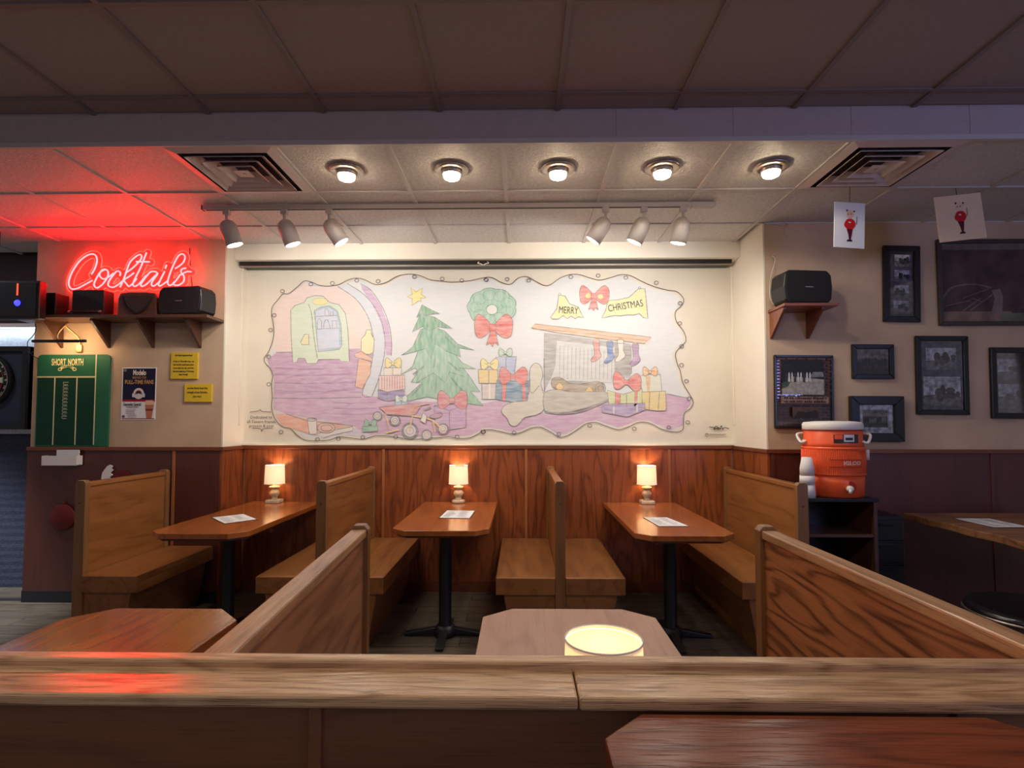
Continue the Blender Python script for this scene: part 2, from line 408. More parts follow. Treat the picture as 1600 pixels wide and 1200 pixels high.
# ================================================================== STRUCTURE
# floor with planks
fl = MB().box(X0, X1, -1.2, 5.0, -0.05, -0.012).build('floor', 'floor_base'); tag(fl, 'worn grey brown plank floor of the tavern', 'floor', kind='structure')
plank = MB().box(-0.6 + 0.002, 0.6 - 0.002, -0.075 + 0.002, 0.075 - 0.002, -0.012, 0.0).build('plank', 'floor', fl, (0, 0, 0))
pm = plank.data; bpy.data.objects.remove(plank)
row = 0; y = 0.925
while y < 4.9:
    x = X0 + 0.2 - (row % 3) * 0.4
    while x < X1:
        if not (y > 4.80): place('plank', pm, fl, (x + 0.6, y, 0))
        x += 1.2
    y += 0.15; row += 1
th = MB().box(-4.9, -3.93, -0.028, 0.028, 0, 0.006).build('trim_1', 'kick', loc=(0, 4.33, 0), rot=(0, 0, 0)); tag(th, 'black floor seam strip at the end of the left wall', 'floor strip', kind='structure')
th.location = (-0.02, 4.41, 0.0005); th.rotation_euler = (0, 0, R(0))

# mural wall, returns and side walls
wb = MB().box(XL, XR, YM, YM + 0.12, 0, ZC + 0.05).build('wall_back', 'white_wall'); tag(wb, 'white back wall of the booth niche carrying the drawn mural', 'wall', kind='structure')
wl = thing('wall_left', 'tan plaster wall with dark wainscot under the red neon sign', 'wall', kind='structure')
MB().box(-3.95, XL, YL, YM + 0.12, 0, ZC + 0.05).build('wall_body', 'tan_wall', wl)
MB().box(XL, XL + 0.012, YL - 0.002, YM, WZ, ZC + 0.05).build('niche_return', 'white_wall', wl)
wr = thing('wall_right', 'tan plaster wall hung with framed pictures on the right', 'wall', kind='structure')
MB().box(XR, X1, YR, YM + 0.12, 0, ZC + 0.05).build('wall_body', 'tan_wall', wr)
MB().box(XR - 0.012, XR, YR - 0.002, YM, WZ, ZC + 0.05).build('niche_return', 'white_wall', wr)
# header above the mural with roller slot
hd = thing('trim_2', 'white bulkhead above the mural with a black strip for the shadowed roller slot', 'bulkhead', kind='structure')
MB().box(XL + 0.012, XR - 0.012, YH, YM, 2.77, ZC + 0.05).build('bulkhead_board', 'white_wall', hd, bevel=0.004)
MB().box(XL + 0.03, XR - 0.06, YH + 0.05, YM - 0.03, 2.738, 2.77).build('slot_shadow_strip', 'black', hd)  # solid black strip standing in for the shadow in the roller gap
MB().box(XL + 0.03, XR - 0.06, YH + 0.06, YH + 0.075, 2.728, 2.742).build('screen_hem', 'metal', hd)
xx, zz = atY(755, 407, YH + 0.05)
MB().tube(catmull([(xx - 0.035, 0, 0.012), (xx - 0.045, 0, 0.0), (xx - 0.02, 0, -0.006), (xx, 0, -0.016), (xx + 0.02, 0, -0.006), (xx + 0.045, 0, 0.0), (xx + 0.035, 0, 0.012)], 5), 0.004, 6).build('pull_loop', 'white_plastic', hd, (0, YH + 0.045, 2.745))
# cord covers on both niche sides
for nm, xa, ya in (('trim_3', XL + 0.012, 4.60), ('trim_4', XR - 0.028, 4.64)):
    c = MB().box(0, 0.016, 0, 0.014, 1.40, 2.74).build(nm, 'white_wall', loc=(xa, ya, 0), bevel=0.002)
    tag(c, 'thin white cord cover running down the %s niche side' % ('left' if xa < 0 else 'right'), 'cord cover', kind='structure')
# recess wall at the far left
wc = thing('wall_recess', 'dark recess wall with white stucco band and blue carpet at far left', 'wall', kind='structure')
MB().box(X0, -3.95, 4.76, 4.9, 0, 3.1).build('wall_body', 'dark_wall', wc)
MB().box(X0, -3.95, 4.745, 4.76, 1.30, 2.26).build('stucco_band', 'stucco', wc)
pr = [(4.745, 0.0)]
for i in range(43): pr += [(4.738 - 0.0025 * (i % 2), 0.0 + i * 0.031)]
pr += [(4.745, 1.32)]
MB().prism(pr, 'x', X0, -3.955).build('carpet_covering', 'carpet', wc)
MB().box(X0, -3.96, 4.70, 4.745, 2.262, 2.285).build('light_ledge', 'white_plastic', wc)
ld = thing('led_strip', 'cool white light strip above the dart board at far left', 'light', (-4.5, 4.70, 2.245))
MB().box(-0.5, 0.5, -0.02, 0.0, 0, 0.016).build('housing', 'white_plastic', ld)
MB().box(-0.48, 0.48, -0.018, -0.002, -0.004, 0.0).build('diffuser', 'led_cool', ld)

# wainscots
def wainscot(nm, label, xs, yf, mat, bat='batten', trim='wainscot_trim', kick=None, zb=0.0, capz=WZ):
    t = thing(nm, label, 'wainscot', kind='structure')
    for a, b_ in zip(xs[:-1], xs[1:]): MB().box(a + 0.001, b_ - 0.001, yf, yf + 0.018, zb, capz - 0.03).build('panel', mat, t)
    for a in xs[1:-1]: MB().box(a - 0.011, a + 0.011, yf - 0.008, yf + 0.004, 0.08, capz - 0.03).build('batten', bat, t, bevel=0.002)
    MB().box(xs[0], xs[-1], yf - 0.012, yf + 0.02, capz - 0.03, capz).build('cap_rail', trim, t, bevel=0.004)
    MB().box(xs[0], xs[-1], yf - 0.006, yf + 0.012, 0, 0.09).build('baseboard', kick or trim, t)
    return t
wainscot('trim_5', 'red brown oak wainscot behind the three booth tables', [XL + 0.03, -1.174, 0.038, 1.244, XR - 0.03], YM - 0.02, 'wainscot')
MB().box(XL + 0.012, XR - 0.012, YM - 0.035, YM, WZ + 0.0005, WZ + 0.018).build('mural_ledge', 'white_wall', wb, bevel=0.003)
wainscot('trim_6', 'dark brown wainscot below the green scoreboard on the left wall', [-3.955, -2.765, XL], YL - 0.02, 'wainscot_red', kick='kick')
t = thing('trim_7', 'short oak wainscot return at the left niche corner', 'wainscot', kind='structure')
MB().box(XL, XL + 0.018, YL - 0.02, YM, 0, WZ - 0.03).build('panel', 'wainscot', t); MB().box(XL, XL + 0.03, YL - 0.03, YM, WZ - 0.03, WZ).build('cap_rail', 'wainscot_trim', t, bevel=0.004)
t = thing('trim_8', 'short oak wainscot return at the right niche corner', 'wainscot', kind='structure')
MB().box(XR - 0.018, XR, YR - 0.02, YM, 0, WZ - 0.03).build('panel', 'wainscot', t); MB().box(XR - 0.03, XR, YR - 0.03, YM, WZ - 0.03, WZ).build('cap_rail', 'wainscot_trim', t, bevel=0.004)
wainscot('trim_9', 'dark maroon wainscot below the framed pictures', [XR, 1.82, 3.385, X1], YR - 0.02, 'wainscot_red', bat='wainscot_red')

# ceilings: tiles, grid and soffit
gx = [-1.326 + 0.6128 * k for k in range(-6, 10)]
cl = thing('ceiling_low', 'lower drop ceiling of textured square tiles over the booths', 'ceiling', kind='structure')
gy = [YS, 3.46, 4.07, 4.68]
tile_cache = {}
def tile(parent, x0, x1, y0, y1, z, mat, inset=0.011):
    key = (round(x1 - x0, 3), round(y1 - y0, 3), mat)
    if key not in tile_cache:
        a, b_ = (x1 - x0) / 2 - inset, (y1 - y0) / 2 - inset
        o = MB().box(-a, a, -b_, b_, 0, 0.016).build('ceiling_tile', mat, parent); tile_cache[key] = o.data; bpy.data.objects.remove(o)
    return place('ceiling_tile', tile_cache[key], parent, ((x0 + x1) / 2, (y0 + y1) / 2, z))
VENT = {(gx[5], 0), (gx[11], 0)}
for i in range(len(gx) - 1):
    for j in range(3):
        y1 = gy[j + 1]
        if j == 2 and gx[i] > 1.7: continue
        if (gx[i], j) in VENT: continue
        tile(cl, gx[i], gx[i + 1], gy[j], y1, ZC + 0.009, 'tile')
for x in gx: MB().box(x - 0.012, x + 0.012, YS, 4.70, ZC, ZC + 0.02).build('grid_bar', 'grid', cl)
for y in gy[1:3]: MB().box(gx[0], gx[-1], y - 0.012, y + 0.012, ZC + 0.0004, ZC + 0.02).build('grid_bar', 'grid', cl)
MB().box(X0, X1, YS + 0.06, 4.95, ZC + 0.03, ZC + 0.06).build('ceiling_deck', 'dark_wall', cl)
cu_ = thing('ceiling_upper', 'higher dim drop ceiling of plain tiles in front of the soffit', 'ceiling', kind='structure')
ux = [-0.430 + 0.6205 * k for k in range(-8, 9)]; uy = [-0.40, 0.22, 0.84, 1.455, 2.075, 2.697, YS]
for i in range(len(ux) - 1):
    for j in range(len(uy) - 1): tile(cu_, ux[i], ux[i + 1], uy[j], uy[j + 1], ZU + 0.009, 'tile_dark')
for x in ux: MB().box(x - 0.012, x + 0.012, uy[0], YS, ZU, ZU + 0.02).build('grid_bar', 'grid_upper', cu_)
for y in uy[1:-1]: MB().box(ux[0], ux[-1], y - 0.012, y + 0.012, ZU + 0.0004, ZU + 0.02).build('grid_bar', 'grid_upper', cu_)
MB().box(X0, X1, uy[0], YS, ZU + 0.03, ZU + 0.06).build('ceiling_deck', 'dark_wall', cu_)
sf = thing('trim_10', 'grey soffit step between the two ceiling heights', 'soffit', kind='structure')
for a, b_ in zip(gx[:-1], gx[1:]): MB().box(a + 0.011, b_ - 0.011, YS + 0.002, YS + 0.018, ZC + 0.004, ZU + 0.02).build('soffit_panel', 'soffit', sf)
for x in gx: MB().box(x - 0.012, x + 0.012, YS, YS + 0.01, ZC + 0.004, ZU + 0.02).build('grid_bar', 'soffit', sf)
MB().box(gx[0], gx[-1], YS - 0.003, YS + 0.022, ZC - 0.002, ZC + 0.024).build('edge_angle', 'grid', sf)
MB().box(X0, X1, YS + 0.02, YS + 0.05, ZC + 0.02, ZU + 0.05).build('backing', 'dark_wall', sf)

# half wall in the foreground
hw = thing('wall_front', 'oak capped half wall crossing the foreground', 'half wall', kind='structure')
LZ = 1.05
def zdrop(py, Y): return atY(800, py, Y)[1]
yb = 0.897; yf = 0.868
zc_ = LZ - 0.012; ycf = 0.782; zf = zdrop(1111, ycf)
MB().box(-3.2, 3.4, yf, yb, LZ - 0.04, LZ).build('back_lip', 'counter', hw, bevel=0.004)
sx_, _ = atZ(898, 1060, zc_)
MB().box(-3.2, sx_ - 0.0008, ycf, yf + 0.004, zf, zc_).build('cap_board', 'counter', hw, bevel=0.004)
MB().box(sx_ + 0.0008, 3.4, ycf, yf + 0.004, zf, zc_).build('cap_board', 'counter', hw, bevel=0.004)
bx_ = atY(493, 1150, 0.81)[0]
for a, b_ in ((-3.2, bx_), (bx_, 0.62), (0.62, 3.4)): MB().box(a + 0.001, b_ - 0.001, 0.812, 0.88, 0, zf).build('panel', 'counter_panel', hw)
for a in (bx_, 0.62): MB().box(a - 0.0095, a + 0.0095, 0.804, 0.813, 0, zf).build('batten', 'counter_panel', hw, bevel=0.002)
MB().box(-3.2, 3.4, 0.806, 0.813, zf - 0.008, zf).build('shadow_bead', 'counter_panel', hw)

# ================================================================== CEILING FIXTURES
def downlight(x, y, z, label, power):
    t = thing('recessed_downlight', label, 'downlight', (x, y, z), group='recessed downlights')
    MB().lathe([(0.060, 0.001), (0.098, -0.001), (0.100, -0.006), (0.092, -0.012), (0.064, -0.015), (0.058, -0.008)], 36, cap=False).build('trim_ring', 'metal', t)
    MB().lathe([(0.057, 0.02), (0.057, -0.026), (0.053, -0.034), (0.049, -0.030)], 30, cap=False).build('gimbal_cup', 'metal', t)
    MB().lathe([(0.0, -0.064), (0.026, -0.062), (0.044, -0.053), (0.0495, -0.038), (0.0495, -0.01)], 24, cap=False).build('bulb', 'bulb', t)
    lamp('downlight_light', 'SPOT', t, (0, 0, -0.10), power, NEUTRAL, 0.03, R(174), 0.2)
    return t
for (px, py), nm in zip(((541, 265), (706, 265), (872, 263), (1034, 263), (1204, 261)), ('first from the left, beside the left vent', 'second from the left', 'middle one of the row of five', 'fourth from the left', 'rightmost one, beside the right vent')):
    x, y = atZ(px, py, ZC); downlight(x, 3.143, ZC, 'lit round recessed ceiling downlight, ' + nm, DOWNLIGHT_W)

def vent(x0, x1, y0, y1, label):
    cx, cy = (x0 + x1) / 2, (y0 + y1) / 2; h = (x1 - x0) / 2
    t = thing('ceiling_vent', label, 'air vent', (cx, cy, ZC), group='square ceiling diffusers')
    def ringfrustum(ro, zo, ri, zi, th=0.004):
        mb = MB(); v = []
        for r, z in ((ro, zo), (ri, zi), (ri, zi + th), (ro, zo + th)):
            v += [(-r, -r, z), (r, -r, z), (r, r, z), (-r, r, z)]
        fs = []
        for q in range(4):
            a = q * 4; b2 = ((q + 1) % 4) * 4
            for k in range(4): fs.append((a + k, a + (k + 1) % 4, b2 + (k + 1) % 4, b2 + k))
        return mb._add(v, fs)
    ringfrustum(h - 0.008, -0.002, 0.248, -0.012).build('flange', 'vent', t)
    ringfrustum(0.248, -0.012, 0.238, 0.07).build('throat', 'vent_dark', t)
    MB().box(-0.25, 0.25, -0.25, 0.25, 0.085, 0.09).build('duct', 'vent_dark', t)
    for ro, ri in ((0.222, 0.168), (0.162, 0.108), (0.102, 0.05)): ringfrustum(ro, -0.020, ri, 0.02).build('louver', 'vent', t)
    MB().box(-0.042, 0.042, -0.042, 0.042, -0.014, -0.010).build('center_plate', 'vent', t)
    MB().lathe([(0.007, -0.017), (0.007, -0.014)], 10).build('screw', 'metal', t)
    return t
vent(gx[5], gx[6], gy[0], gy[1], 'square ceiling air diffuser beside the red lit tiles')
vent(gx[11], gx[12], gy[0], gy[1], 'square ceiling air diffuser in the dim right ceiling')

# track light
tx0, ty = -2.17, 3.66; tx1 = 1.30
tr_ = thing('light_track', 'long thin track rail fixed under the lower ceiling', 'light track', (0, ty, ZC))
MB().box(tx0, tx1, -0.018, 0.018, -0.028, 0).build('rail_channel', 'can', tr_, bevel=0.002)
MB().box(tx0 + 0.02, tx1 - 0.2, -0.006, 0.006, -0.030, -0.027).build('rail_slot', 'vent_dark', tr_)
MB().box(tx1 - 0.16, tx1 - 0.01, -0.02, 0.02, -0.034, -0.001).build('feed_box', 'can', tr_, bevel=0.002)
MB().box(tx0 - 0.006, tx0, -0.02, 0.02, -0.03, 0).build('end_cap', 'black', tr_)
def track_head(px, tilt, label):
    x = atZ(px, 335, ZC - 0.03)[0]
    t = thing('track_spotlight', label, 'spotlight', (x, ty, ZC - 0.028), group='track spotlights')
    MB().box(-0.022, 0.022, -0.016, 0.016, -0.035, 0).build('adapter', 'can', t, bevel=0.003)
    MB().tube([(0, 0, -0.03), (0, 0, -0.085)], 0.009, 10).build('stem', 'can', t)
    s = 1 if tilt > 0 else -1
    ax = Matrix.Rotation(-tilt, 4, 'Y') @ Matrix.Rotation(R(10), 4, 'X')
    prof = [(0.0, 0.03), (0.022, 0.027), (0.041, 0.014), (0.052, -0.008), (0.056, -0.03), (0.056, -0.145), (0.052, -0.145), (0.050, -0.12), (0.045, -0.03)]
    rot = ax.to_euler()
    MB().lathe(prof, 28, cap=False).build('can', 'can', t, (s * 0.006, 0, -0.10), rot)
    MB().lathe([(0.0, -0.150), (0.030, -0.148), (0.046, -0.142), (0.0515, -0.130)], 24, cap=False).build('bulb', 'rim_glow', t, (s * 0.006, 0, -0.10), rot)
    p = ax @ Vector((0, 0, -0.16))
    lamp('track_light', 'SPOT', t, (p.x, p.y, -0.10 + p.z), TRACK_W, NEUTRAL, 0.045, R(174), 0.45, (Matrix.Rotation(-tilt * 0.6, 4, 'Y') @ Matrix.Rotation(R(42), 4, 'X')).to_euler())
    return t
for px, ti, nm in ((363, 18, 'leftmost on the track, near the red glow'), (452, 20, 'second from the left on the track'), (521, 32, 'third from the left on the track'), (942, -34, 'fourth from the left, first of the right three'), (1000, -24, 'second of the right three on the track'), (1059, -10, 'rightmost on the track')):
    track_head(px, R(ti), 'grey cylinder spotlight, ' + nm)

# ================================================================== BOOTHS
ZB = 1.035
def bench(x, ya, yb_, sides, label, group, mats=('booth', 'booth_post', 'booth'), rot=0.0, hw_=0.405, postend=True):
    """back panel between two posts; sides lists -1 / +1 for the seats"""
    t = thing('booth_bench', label, 'booth bench', (x, ya, 0), (0, 0, rot), group)
    L_ = yb_ - ya; pw = 0.033
    def post(y0, y1): return MB().prism([(-pw, 0), (pw, 0), (pw, ZB - 0.002), (pw - 0.014, ZB + 0.014), (-pw + 0.014, ZB + 0.014), (-pw, ZB - 0.002)], 'y', y0, y1)
    n0 = 0.045 if postend else 0.0
    if postend: post(0, 0.045).build('end_post', mats[1], t, bevel=0.003)
    post(L_ - 0.05, L_ - 0.004).build('end_post', mats[1], t, bevel=0.003)
    MB().box(-0.017, 0.017, n0, L_ - 0.05, 0.05, ZB - 0.022).build('back_panel', mats[2], t)
    MB().box(-0.027, 0.027, n0, L_ - 0.05, ZB - 0.03, ZB).build('top_rail', 'rail' if mats[0] == 'divider' else mats[0], t, bevel=0.005)
    if postend: MB().lathe([(0.006, -0.002), (0.006, 0.001)], 10, (0, 0, ZB - 0.13), axis='y').build('screw_plug', 'shelf_dark', t)
    for s in sides:
        a, b_ = sorted((s * 0.0175, s * hw_))
        MB().box(a, b_, 0.004, L_ - 0.004, 0.405, 0.45).build('seat', mats[0], t, bevel=0.005)
        e0, e1 = sorted((s * (hw_ - 0.02), s * (hw_ - 0.001)))
        MB().box(*sorted((s * 0.034, s * (hw_ - 0.001))), -0.012, 0.008, 0.345, 0.449).build('seat_apron', mats[0], t, bevel=0.003)
        MB().box(e0, e1, 0.004, L_ - 0.004, 0.345, 0.41).build('seat_edge', mats[0], t)
        MB().prism([(s * 0.034, 0.0), (s * (hw_ - 0.11), 0.0), (s * (hw_ - 0.05), 0.345), (s * 0.034, 0.345)], 'y', 0.012, L_ - 0.01).build('seat_base', mats[0], t)
    return t
BG = 'oak booth benches along the mural wall'
bench(-2.82, 3.49, 4.345, (1,), 'oak single booth bench against the dark left wainscot', BG, hw_=0.39)
bench(-1.27, 3.49, 4.675, (-1, 1), 'oak back to back booth bench between the left and middle tables', BG)
bench(0.242, 3.49, 4.675, (-1, 1), 'oak back to back booth bench seen end on right of the middle table', BG)
bench(1.722, 3.425, 4.675, (-1,), 'oak single booth bench in front of the orange cooler', BG, hw_=0.385)
FG = 'front row booth benches against the half wall'
DM = ('divider', 'booth_post', 'divider')
def front_bench(x, label, rot, panel='divider'):
    t = bench(0, 0.0, 1.14, (-1, 1), label, FG, (DM[0], DM[1], panel), rot, postend=False)
    return t
fb = front_bench(0, 'grey brown oak booth divider left of the front lamp table', 0, 'divider_grey'); fb.location = (-0.527 + 0.02, 0.905, 0); fb.rotation_euler = (0, 0, R(4.2))
fb = front_bench(0, 'strongly grained oak booth divider at the right front', 0); fb.location = (0.892, 0.905, 0); fb.rotation_euler = (0, 0, R(0.6))

# ================================================================== TABLES
def pedestal(t, px, py, h, spread=0.27):
    MB().lathe([(0.05, 0.05), (0.042, 0.08), (0.042, h - 0.03), (0.05, h - 0.015), (0.14, h - 0.008), (0.14, h)], 20, (px, py, 0)).build('column', 'iron', t)
    b_ = MB().lathe([(0.075, 0.01), (0.075, 0.045), (0.055, 0.075)], 20, (px, py, 0)).build('base_hub', 'iron', t)
    for k in range(4):
        a = k * math.pi / 2
        mb = MB().prism([(0.05, 0.018), (spread, 0.006), (spread, 0.022), (0.05, 0.06)], 'y', -0.026, 0.026)
        o = mb.build('foot', 'iron', t, (px, py, 0), (0, 0, a), bevel=0.004)
def booth_table(name, cx, ya, yb_, label, w_=0.60, z=0.75, mat='table', ch=0.085, th_=0.034, grp='booth tables', ped=None, farch=False, nearch=True, chx=None):
    t = thing(name, label, 'table', (cx, ya, 0), group=grp); h = w_ / 2; L_ = yb_ - ya; cx_ = chx or ch
    pts = ([(-h, ch), (-h + cx_, 0), (h - cx_, 0), (h, ch)] if nearch else [(-h, 0), (h, 0)])
    pts += ([(h, L_ - ch), (h - cx_, L_), (-h + cx_, L_), (-h, L_ - ch)] if farch else [(h, L_), (-h, L_)])
    MB().prism(pts, 'z', z - th_, z).build('tabletop', mat, t, bevel=0.003)
    inn = [(p[0] * 0.94, ya * 0 + L_ / 2 + (p[1] - L_ / 2) * 0.96) for p in pts]
    MB().prism(inn, 'z', z - th_ - 0.016, z - th_).build('under_panel', 'shelf_dark', t)
    pedestal(t, 0, ped if ped is not None else L_ / 2, z - th_ - 0.016)
    return t
tl = booth_table('booth_table', -1.985, 3.315, 4.672, 'chamfered oak booth table at the left with lit lamp and menu', ped=0.42)
booth_table('booth_table', -0.512, 3.43, 4.672, 'chamfered oak booth table in the middle with round based lamp', ped=0.30, w_=0.615)
booth_table('booth_table', 0.985, 3.30, 4.672, 'chamfered oak booth table at the right with lit lamp and menu', ped=0.42)
booth_table('booth_table', 0.163, 0.915, 2.015, 'pale oak table behind the half wall holding the large bright lamp', w_=0.595, mat='table_pale', farch=True, nearch=False, ped=0.55, grp='front row tables', chx=0.10)
booth_table('booth_table', -1.268, 0.915, 1.995, 'reddish oak table behind the half wall under the red reflection', w_=0.60, mat='table', farch=True, nearch=False, ped=0.55, grp='front row tables', ch=0.11)
x0, y0 = atZ(945, 1145, 1.02)
t = booth_table('bar_table', 0.395, 0.12, 0.775, 'glossy red oak bar table at the bottom right corner', w_=0.58, z=1.022, mat='table_red', farch=True, nearch=True, ch=0.058, ped=0.32, grp='front row tables')
# bar height table at the right, live edge
t = thing('bar_table', 'rough edged wooden table by the right wall below the pictures', 'table', (2.66, 2.75, 0))
ed = [(0.0 + 0.012 * math.sin(k * 1.7), 1.17 - k * 0.09) for k in range(14)]
MB().prism(ed + [(0.95, 0.0), (0.95, 1.17)], 'z', 0.745, 0.79).build('tabletop', 'live_edge', t, bevel=0.006)
pedestal(t, 0.48, 0.58, 0.745, 0.3)

# ================================================================== LAMPS AND MENUS
def table_lamp(x, y, z, label, square=True, sc=1.0, diffuser=False, power=TABLELAMP_W):
    t = thing('table_lamp', label, 'table lamp', (x, y, z), group='small table lamps'); t.scale = (sc, sc, sc)
    if square: MB().box(-0.055, 0.055, -0.055, 0.055, 0, 0.028).build('foot', 'lamp_wood', t, bevel=0.006)
    else: MB().lathe([(0.05, 0), (0.056, 0.006), (0.054, 0.022), (0.04, 0.028)], 28).build('foot', 'lamp_wood', t)
    MB().lathe([(0.030, 0.028), (0.026, 0.036), (0.022, 0.044), (0.030, 0.056), (0.041, 0.072), (0.042, 0.086), (0.032, 0.102), (0.022, 0.112), (0.024, 0.118), (0.040, 0.124), (0.043, 0.132), (0.036, 0.140), (0.012, 0.143), (0.010, 0.165)], 28).build('baluster', 'lamp_wood', t)
    sh = MB().lathe([(0.081, 0.158), (0.076, 0.312)], 40, cap=False).build('shade', 'shade', t)
    MB().tube([(0.082 * math.cos(a * math.pi / 20), 0.082 * math.sin(a * math.pi / 20), 0.159) for a in range(40)], 0.0018, 6, True).build('rim', 'paper', sh)
    MB().tube([(0.0765 * math.cos(a * math.pi / 20), 0.0765 * math.sin(a * math.pi / 20), 0.311) for a in range(40)], 0.0018, 6, True).build('rim', 'paper', sh)
    if diffuser: MB().lathe([(0.0, 0.3035), (0.0755, 0.3035)], 40, cap=False).build('top_diffuser', 'shade', t)
    MB().lathe([(0.0, 0.165), (0.010, 0.165), (0.012, 0.185), (0.02, 0.205), (0.02, 0.22), (0.0, 0.235)], 16, cap=False).build('bulb', 'shade', t)
    lamp('lamp_light', 'POINT', t, (0, 0, 0.255), power, WARM, 0.02)
    return t
table_lamp(-2.068, 4.60, 0.75, 'small lit lamp with cream shade and square foot on the left booth table')
table_lamp(-0.527, 4.615, 0.75, 'small lit lamp with cream shade and round foot on the middle booth table', square=False)
table_lamp(1.035, 4.60, 0.75, 'small lit lamp with cream shade and square foot on the right booth table')
table_lamp(0.147, 1.01, 0.75, 'large looking glowing lamp seen from above behind the half wall', square=False, sc=0.905, diffuser=True)

def sheet(pts, z, label, name='menu_card', grp='paper menus on the booth tables'):
    xs = [p[0] for p in pts]; ys = [p[1] for p in pts]; cx, cy = sum(xs) / 4, sum(ys) / 4
    t = thing(name, label, 'menu', (cx, cy, z), group=grp)
    q = [(p[0] - cx, p[1] - cy) for p in pts]
    MB().prism([(a * 1.06, b_ * 1.06) for a, b_ in q], 'z', 0.0008, 0.0025).build('backing', 'frame_brown', t)
    MB().prism(q, 'z', 0.0026, 0.0034).build('page', 'paper', t)
    d = Draw(lambda u, v, h: Vector((q[0][0] * (1 - u) * (1 - v) + q[1][0] * u * (1 - v) + q[2][0] * u * v + q[3][0] * (1 - u) * v, q[0][1] * (1 - u) * (1 - v) + q[1][1] * u * (1 - v) + q[2][1] * u * v + q[3][1] * (1 - u) * v, 0.0035 + h)))
    rnd = random.Random(len(label))
    for c0 in (0.08, 0.54):
        for k in range(11): d.line([(c0, 0.1 + k * 0.078), (c0 + rnd.uniform(0.2, 0.38), 0.1 + k * 0.078)], 0.018, (150, 140, 140), False)
    d.build('print_lines', 'print', t)
    return t
sheet([(-2.17, 3.86), (-2.03, 4.01), (-1.83, 3.80), (-1.965, 3.64)], 0.75, 'white menu sheet lying askew on the left booth table')
sheet([(-0.565, 4.20), (-0.355, 4.19), (-0.365, 3.87), (-0.575, 3.88)], 0.75, 'white menu sheet on the middle booth table')
sheet([(0.86, 3.91), (1.02, 3.92), (1.075, 3.60), (0.885, 3.595)], 0.75, 'white menu sheet on the right booth table')
sheet([(2.83, 3.68), (3.05, 3.68), (3.05, 3.38), (2.83, 3.38)], 0.79, 'menu sheet on the rough edged table at right')

# hooks under tabletops
for hx, hy, lb in ((-1.80, 3.95, 'left'), (-0.36, 3.85, 'middle'), (0.87, 3.62, 'right')):
    h = MB().tube([(0, 0, 0), (0, 0, -0.05), (0.008, -0.01, -0.062), (0.018, -0.014, -0.055), (0.02, -0.014, -0.04)], 0.004, 6).build('bag_hook', 'metal', loc=(hx, hy, 0.70))
    tag(h, 'small metal bag hook under the %s booth table' % lb, 'hook', 'bag hooks')

# ================================================================== MURAL
LC = (92, 84, 88); LW = 1.1
mu = thing('mural', 'large colour pencil Christmas room drawing on the white back wall', 'mural', (0, YM, 0))
def mtf(u, v, h):
    x, z = atY(u, v, YM); return Vector((x, -0.0006 - h, z))
def A(*p): return [(380 + p[i] / 4, 400 + p[i + 1] / 4) for i in range(0, len(p), 2)]
def B(*p): return [(720 + p[i] / 4, 400 + p[i + 1] / 4) for i in range(0, len(p), 2)]
top = A(250,240,290,235,340,195,385,158,430,165,480,185,540,190,600,180,660,150,710,140,760,150,830,180,900,165,960,130,1030,115,1100,122,1170,150,1240,158,1310,165) + B(60,155,130,140,190,135,250,165,310,178,360,140,410,130,460,155,520,185,560,180,620,140,680,118,740,118,810,140,870,152,940,135,1000,118,1060,125,1130,160,1200,190,1290,215,1350,225,1390,270)
right = B(1380,310,1340,350,1345,410,1390,470,1405,530,1370,570,1340,610,1350,670,1370,720,1385,790,1425,860,1450,910,1435,950,1395,985,1390,1040,1385,1085)
bottom = B(1340,1100,1260,1085,1180,1045,1110,1040,1040,1070,980,1085,900,1060,840,1040,780,1050,720,1090,660,1125,610,1130,560,1100,500,1070,440,1075,370,1105,310,1110,240,1095,180,1085,130,1090) + A(1480,1105,1420,1135,1350,1140,1280,1130,1200,1137,1050,1145,950,1130,880,1122,820,1125,750,1145,660,1135,600,1130,540,1150,460,1155,390,1150,340,1120,300,1080,250,1070,210,1030,190,990)
left = A(180,940,185,880,180,800,188,750,170,700,140,670,135,640,160,600,185,540,195,480,190,420,180,370,185,320,220,275)
border = top + right + bottom + left
d = Draw(mtf); d.poly([(p[0] * 0.985 + 750 * 0.015, p[1] * 0.975 + 555 * 0.025) for p in border], (212, 214, 216), True)
d.build('painted_backdrop', 'mural', mu)
d = Draw(mtf, 0.0002)
d.poly(A(205,602,200,480,190,400,195,320,260,255,390,175,480,200,600,195,700,265,770,360,805,460,812,600), (228, 200, 190))
d.build('painted_far_room', 'mural', mu)
d = Draw(mtf, 0.0004)
d.poly(A(205,605,310,600,470,600,660,580,720,578,812,600,800,700,745,860,190,875,192,760,165,690,150,650), (186, 138, 178))
d.line(A(205,602,310,600), LW, LC, False)
fl_pts = A(188,868,740,862,840,882,1000,905,1500,922) + B(240,902,520,985,640,985,880,900,1040,900,1290,862,1425,890,1440,925,1390,985,1385,1060,1320,1085,1260,1070,1180,1030,1110,1026,1040,1055,980,1070,900,1045,840,1026,780,1036,720,1075,660,1110,610,1115,560,1085,500,1055,440,1060,370,1090,310,1095,240,1080,180,1070,130,1075) + A(1480,1090,1420,1120,1350,1125,1200,1122,1050,1130,880,1108,750,1125,700,1070,560,1040,400,1010,270,985,190,960)
d.poly(fl_pts, (196, 150, 186))
d.poly(A(560,1060,700,1075,800,1115,740,1130,660,1120), (200, 186, 206))
for yy in (700, 740, 790, 840): d.line(A(200, yy, 420, yy + 8, 700, yy - 4), 2.2, (160, 110, 160))
for yy in (915, 950, 985): d.line(A(560, yy, 700, yy + 6, 830, yy), 1.6, (164, 116, 164))
